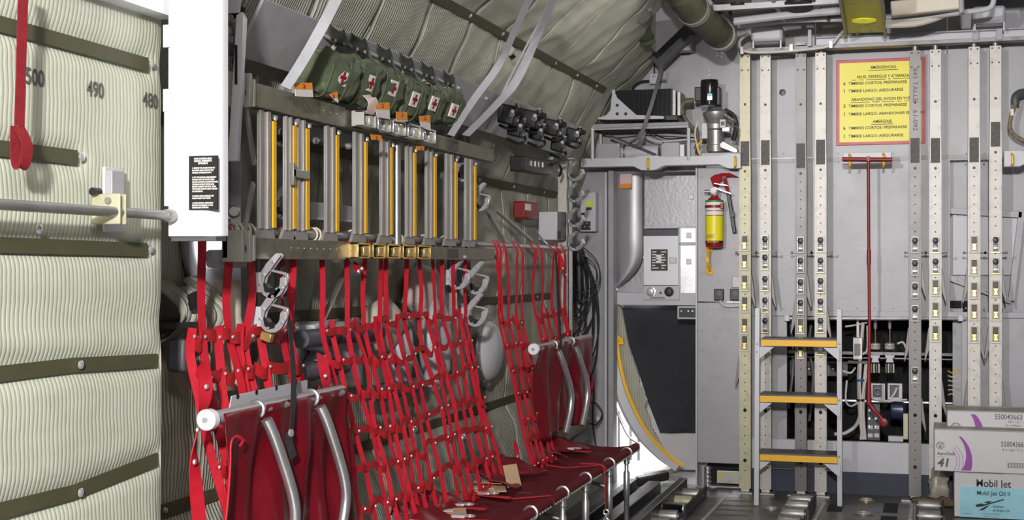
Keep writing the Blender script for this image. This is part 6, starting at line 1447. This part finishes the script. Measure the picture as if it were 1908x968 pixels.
for k, (px, py) in enumerate(((1113, 880), (1190, 842))):
    if k: continue
    t = thing('belt_end', 'red seat belt hanging off the bench front with a chrome buckle', 'seat belt', P(1114, 945, X=XF + .03))
    MB().ribbon(spline([(XF - .1, 7.02, ZS + .03), (XF + .02, 7.02, ZS + .022), (XF + .032, 7.02, ZS - .06), (XF + .035, 7.02, ZS - .20)]), Y_, .03, .003).build('webbing', RED, t)
    for q in range(3): MB().tube(arc((XF + .036, 7.02, ZS - .215 - q * .022), .013, 0, 360, 14, Y_ if q % 2 else X_, Z_), .0045, 8).build('buckle_link', CHROME, t)
    MB().obox((XF + .036, 7.02, ZS - .275), (.004, 0, 0), (0, .012, 0), (0, 0, .022)).build('buckle', CHROME, t, bevel=.002)
# red cloth bunched at the back of the bench, belts, cards
random.seed(9)
for k, (y, w_, lab_) in enumerate(((5.35, .5, 'bunched dark red cloth at the back of the near bench'), (6.35, .55, 'bunched dark red cloth at the back of the middle bench'), (7.35, .5, 'bunched dark red cloth at the back of the far bench'))):
    t = thing('bunched_cloth', lab_, 'cloth', (XB, y, ZS + .03), 'bunched red cloths on the bench')
    def gf(i, j, y=y, w_=w_, k=k):
        u, v = i / 30, j / 14; yy = y - w_ / 2 + w_ * u
        return Vector((XB - .05 + .22 * v * (.7 + .3 * math.sin(u * 7 + k)), yy + .05 * v, ZS + .03 + .075 * (1 - v) * (.6 + .4 * abs(math.sin(u * 9 + k * 2))) + .022 * abs(math.sin(v * 6 + u * 12)) * (1 - v * .7)))
    MB().grid(gf, 31, 15).build('cloth', REDF, t, solid=.004)
CARDS = [((932, 905), 'open tan card folded upright on the red bench, larger one'), ((822, 952), 'flat tan card on the near part of the red bench'), ((900, 910), 'tan card with a silver corner on the red bench beside the upright one')]
for k, ((px, py), lab_) in enumerate(CARDS):
    c = P(px, py, Z=ZS + .03); t = thing('tan_card', lab_, 'card', c, 'tan cards on the bench')
    if k == 0:
        MB().obox(c + Vector((-.03, 0, .02)), (.075, .02, -.005), (.03, .05, .0), (0, 0, .0012)).build('flat_leaf', TAN, t); MB().obox(c + Vector((.055, .01, .05)), (.012, .0, -.05), (.02, .04, 0), (.0015, 0, 0)).build('upright_leaf', TAN, t)
    else:
        MB().obox(c, (.10, .03, 0), (-.02, .055, .004), (0, 0, .0012)).build('leaf', TAN, t); MB().obox(c + Vector((.0, .01, .004)), (.05, .0, 0), (-.01, .03, .0), (0, 0, .001)).build('printed_page', CARD, t)
for k, (px, py) in enumerate(((855, 943), (903, 922), (1062, 838), (856, 965))):
    c = P(px, py, Z=ZS + .035); t = thing('seat_belt', ['chrome seat belt buckle on red webbing, on the near bench', 'chrome seat belt buckle between the bunched cloths on the bench', 'white and chrome belt buckle on the far bench beside the folded seat', 'white belt buckle at the near edge of the bench'][k], 'seat belt', c, 'belt buckles on the bench')
    MB().ribbon(spline([c + Vector((-.18, -.02, .0)), c + Vector((-.08, .02, .008)), c, c + Vector((.12, .0, -.004))]), (.1, 1, 0), .036, .003).build('webbing', RED, t)
    MB().obox(c + Z_ * .01, (.028, 0, 0), (0, .022, 0), (0, 0, .006)).build('buckle', CHROME if k < 2 else LGREY, t, bevel=.003); MB().tube(arc(c + Vector((.045, 0, .012)), .018, 0, 360, 14, X_, Y_), .004, 8).build('ring', CHROME, t)

# ============================================================ LITTER CLAMPS
def clamp(px, py, X, s, label, open_=False):
    """two-plate claw: hook jaw below, lever arm rising; plates face down the cabin"""
    c = P(px, py, X=X); t = thing('litter_clamp', label, 'clamp', c - Z_ * .06 * s, 'silver litter clamps')
    o2 = [(.058 * math.cos(R(a)), .058 * math.sin(R(a))) for a in range(150, 371, 11)]
    tip = [(.058, .018), (.050, .030), (.038, .020)]
    inn = [(.036 * math.cos(R(a)), .036 * math.sin(R(a)) + .004) for a in range(5, -176, -12)]
    arm = [(-.030, .026), (.0, .062), (.040, .112), (.030, .122), (.016, .118), (-.022, .082), (-.052, .040)]
    prof = [(a * s, b * s) for a, b in o2 + tip + inn + arm]
    for dy in (0, .026 * s): MB().prism(prof, c + Y_ * dy, X_, Z_, Y_ * .004).build('claw_plate', CLAW, t, smooth=False)
    pd = [(a * s, b * s) for a, b in [(-.036, .002), (-.026, .000), (-.012, -.018), (.006, -.022), (.020, -.020), (.012, -.040), (-.012, -.046), (-.030, -.030)]]
    MB().prism(pd, c - Y_ * .003, X_, Z_, Y_ * .038 * s).build('rubber_pad', BLACK, t)
    MB().prism([(a * s, b * s) for a, b in [(-.012, .050), (.0, .056), (.05, .046), (.066, .040), (.070, .022), (.058, -.012), (.050, -.010), (.056, .028), (.046, .036)]], c + Y_ * .006 * s, X_, Z_, Y_ * .014 * s).build('release_lever', CHROME, t, bevel=.0008)
    bb = MB()
    for a, b in ((-.050, -.004), (.046, -.018), (-.014, -.040), (.006, .086), (-.036, .036)): bb.lathe([(.007 * s, 0), (.006 * s, -.005)], c + Vector((a * s, -.001, b * s)), Y_, 8)
    bb.build('bolts', CHROME, t)
    MB().box(c.x - .078 * s, c.x - .048 * s, c.y - .002, c.y + .03 * s, c.z - .035 * s, c.z + .045 * s).build('mount', LGREY, t, bevel=.002)
    if open_: MB().obox(c + Vector((-.02 * s, .0, -.075 * s)), (.022 * s, 0, -.006), (0, .012, 0), (.004, 0, .016 * s)).build('brass_catch', BRASS, t, bevel=.002)
    return t
CLAW = mat('claw_grey', (.48, .46, .49), .35, .4, .06, 8)
clamp(506, 528, -2.04, .82, 'silver litter clamp just under the lower beam, upper one of the near pair')
clamp(506, 592, -2.04, .82, 'silver litter clamp of the near pair, hanging lower above the net edge', open_=True)
clamp(528, 250, -2.13, .75, 'silver litter clamp between the near slats, high under the upper beam'); clamp(528, 385, -2.13, .75, 'silver litter clamp between the near slats, above the lower beam')
clamp(853, 518, -2.08, .9, 'silver litter clamp under the far end of the lower beam'); clamp(887, 528, -2.08, .9, 'silver litter clamp just beyond the end of the lower beam')
clamp(885, 588, -2.08, .9, 'silver litter clamp above the domed cover'); clamp(862, 320, -2.12, .8, 'silver litter clamp behind the last slat, upper'); clamp(893, 376, -2.12, .8, 'silver litter clamp beyond the last slat, halfway down')
for px, py in ((848, 560), (875, 590)): tag(MB().obox(P(px, py, X=-2.12), (.006, 0, 0), (0, .012, 0), (0, 0, .04)).build('brass_bracket', BRASS, bevel=.002), 'small brass bracket between the far litter clamps', 'bracket', 'brass brackets by the far clamps')
# far post with clamps
Yq = 8.55; c = P(1053, 420, X=-2.12); Yq = c.y
t = thing('litter_post', 'tall pale upright post at the far end of the nets carrying hook clamps', 'post', (-2.12, Yq, .55))
z0, z1 = P(1053, 640, X=-2.12).z - .3, P(1053, 298, X=-2.12).z
MB().box(-2.16, -2.12 + .015, Yq - .022, Yq + .022, z0, z1).build('web', ALUP, t, bevel=.002); MB().box(-2.10, -2.08, Yq + .018, Yq + .03, z0, z1).build('edge', STEEL, t)
MB().box(-2.27, -2.06, Yq - .03, Yq + .03, z1, z1 + .012).build('top_plate', STEEL, t, bevel=.002); MB().box(-2.27, -2.12, Yq - .06, Yq - .03, z1 - .0, z1 + .04).build('top_bracket', LGREY, t)
hb = MB()
for i in range(10): hb.lathe([(.005, 0), (.004, .002)], (-2.105, Yq - .01, z1 - .08 - i * .11), X_, 8)
hb.build('bolts', STEEL, t)
CLAWD = mat('claw_dark_grey', (.22, .22, .23), .35, .5, .1, 8)
fl = ['topmost hook clamp on the far upright post', 'second hook clamp from the top of the far upright post', 'third hook clamp from the top of the far upright post', 'fourth hook clamp, just above the hanging black cables']
for k, (px, py) in enumerate(((1072, 322), (1072, 362), (1072, 408), (1072, 452))):
    # these face the camera: claw plates in the x-z plane
    c = P(px, py, Y=Yq - .03); t = thing('hook_clamp', fl[k], 'clamp', c, 'hook clamps on the far post')
    s = 1.0; o2 = [(.05 * math.cos(R(a)), .05 * math.sin(R(a))) for a in range(170, 370, 14)]; inn = [(.03 * math.cos(R(a)) + .004, .03 * math.sin(R(a)) + .006) for a in range(10, -190, -16)]
    prof = o2 + [(.05, .022), (.036, .026)] + inn + [(-.02, .03), (.012, .065), (.002, .074), (-.035, .05), (-.052, .02)]
    for dy in (0, .022): MB().prism(prof, c + Y_ * dy, X_, Z_, Y_ * .004).build('claw_plate', CLAWD, t, smooth=False)
    MB().prism([(-.03, 0), (-.012, -.014), (.004, -.02), (.0, -.036), (-.02, -.03), (-.034, -.014)], c - Y_ * .002, X_, Z_, Y_ * .03).build('rubber_pad', BLACK, t)
    MB().prism([(.036, .02), (.05, .024), (.06, -.004), (.05, -.006)], c - Y_ * .004, X_, Z_, Y_ * .02).build('release_lever', CHROME, t)
    bb = MB()
    for a, b in ((-.04, -.01), (.04, -.008), (-.01, -.04), (-.01, .05)): bb.lathe([(.006, 0), (.005, -.005)], c + Vector((a, 0, b)), Y_, 8)
    bb.build('bolts', CHROME, t)
# control boxes at the far end
t = thing('control_box', 'grey wall control box with a yellow-green sticker and dark switches', 'control box', P(1096, 432, Y=9.42))
MB().pbox(1081, 1110, 358, 431, 9.40, .1).build('case', LGREY, t, bevel=.005); MB().pbox(1090, 1105, 374, 385, 9.396, .006).build('sticker', mat('lime_sticker', (.55, .70, .08), .5), t); MB().pbox(1092, 1102, 386, 391, 9.396, .006).build('label', BLACK, t)
MB().pbox(1083, 1100, 412, 428, 9.39, .012).build('switch_block', BLACK, t, bevel=.002); MB().pbox(1083, 1089, 396, 410, 9.39, .012).build('switch_block', BLACK, t)
for q in range(4): MB().lathe([(.006, 0), (.004, -.006)], P(1085 + q * 4.5, 416 + (q % 2) * 6, Y=9.39), Y_, 8).build('toggle', CHROME, t)
t = thing('junction_case', 'plain pale grey case on the side wall left of the far upright post', 'box', P(1020, 448, X=-2.28))
q = P(1003, 395, X=-2.2); q2 = P(1042, 447, X=-2.2)
MB().pbox(1003, 1038, 394, 447, 8.2, .22).build('case', LGREY, t, bevel=.006); MB().pbox(1038, 1046, 394, 447, 8.21, .2).build('dark_side', DGREY, t); MB().pbox(1040, 1045, 430, 444, 8.19, .02).build('connector', BLACK, t)
MB().tube(spline([P(1000, 430, Y=8.2), P(1010, 445, Y=8.16), P(1022, 455, Y=8.16)]), .006, 6).build('lead', ALU, t)
# black cable coils
random.seed(17)
t0 = None
for k in range(16):
    cx_, top, bot = 1080 + random.uniform(-10, 12), 462 + random.uniform(-6, 10), random.choice((560, 600, 640, 700, 760)) + random.uniform(-20, 20); wv = random.uniform(12, 34)
    Y = 9.28 + random.uniform(-.06, .08); px0 = 1076 + random.uniform(-8, 6)
    q = [P(px0, top, Y=Y), P(px0 - wv * .5, top + (bot - top) * .3, Y=Y - .02), P(px0 - wv * .55, top + (bot - top) * .7, Y=Y), P(px0 + random.uniform(-4, 8), bot, Y=Y - .02), P(px0 + wv, top + (bot - top) * .72, Y=Y + .02), P(px0 + wv * .95, top + (bot - top) * .3, Y=Y), P(px0 + 4, top + 2, Y=Y)]
    tag(MB().tube(spline(q, 8), .0048, 8).build('cable_loop', CABLEB), 'black cable loop in the tangled coil hanging from the far post clamps', 'cable', 'black cable loops hanging at the far post')
for k, (pts, lab_) in enumerate(((((1085, 700), (1098, 745), (1112, 752), (1122, 770), (1112, 790), (1098, 788)), 'stray black cable loop hanging lowest below the coil'), (((1094, 680), (1106, 720), (1104, 780), (1110, 828)), 'single black cable trailing to the floor below the coil'), (((1070, 700), (1074, 760), (1076, 830)), 'thin black cable hanging behind the far folded seat'))):
    tag(MB().tube(spline([P(a, b, Y=9.3) for a, b in pts]), .0058, 8).build('trailing_cable', CABLEB), lab_, 'cable')
t = thing('cable_wrap', 'dark bundle tie gathering the black cables at the top of the coil', 'cable tie', P(1078, 520, Y=9.25)); MB().tube([P(1076, 458, Y=9.26), P(1079, 500, Y=9.25), P(1080, 560, Y=9.26)], [.015, .028, .02], 12).build('bundle', CABLEB, t)
tag(MB().ball(P(1114, 780, Y=9.48), .02).build('white_ball', WHITE), 'small white round knob on the grey wall below the cables', 'knob')
# red cloth behind far seat & pale padding low
t = thing('red_cover', 'bright red cloth cover hanging behind the far folded seat', 'cloth', P(1095, 740, X=-2.02))
MB().grid(lambda i, j: P(1078 + 24 * i / 8 - (3 * math.sin(j * .8)), 655 + 108 * j / 10, X=-2.0 + .012 * math.sin(i * 1.3 + j * .6)), 9, 11).build('cloth', RED, t, solid=.004)
t = thing('angle_bracket', 'dark grey angle bar sloping under the far folded seat', 'bracket', P(1070, 830, X=-2.0)); MB().beam(P(1050, 838, X=-2.0), P(1092, 808, X=-2.0), .03, .06).build('angle', DGREY, t, bevel=.002)
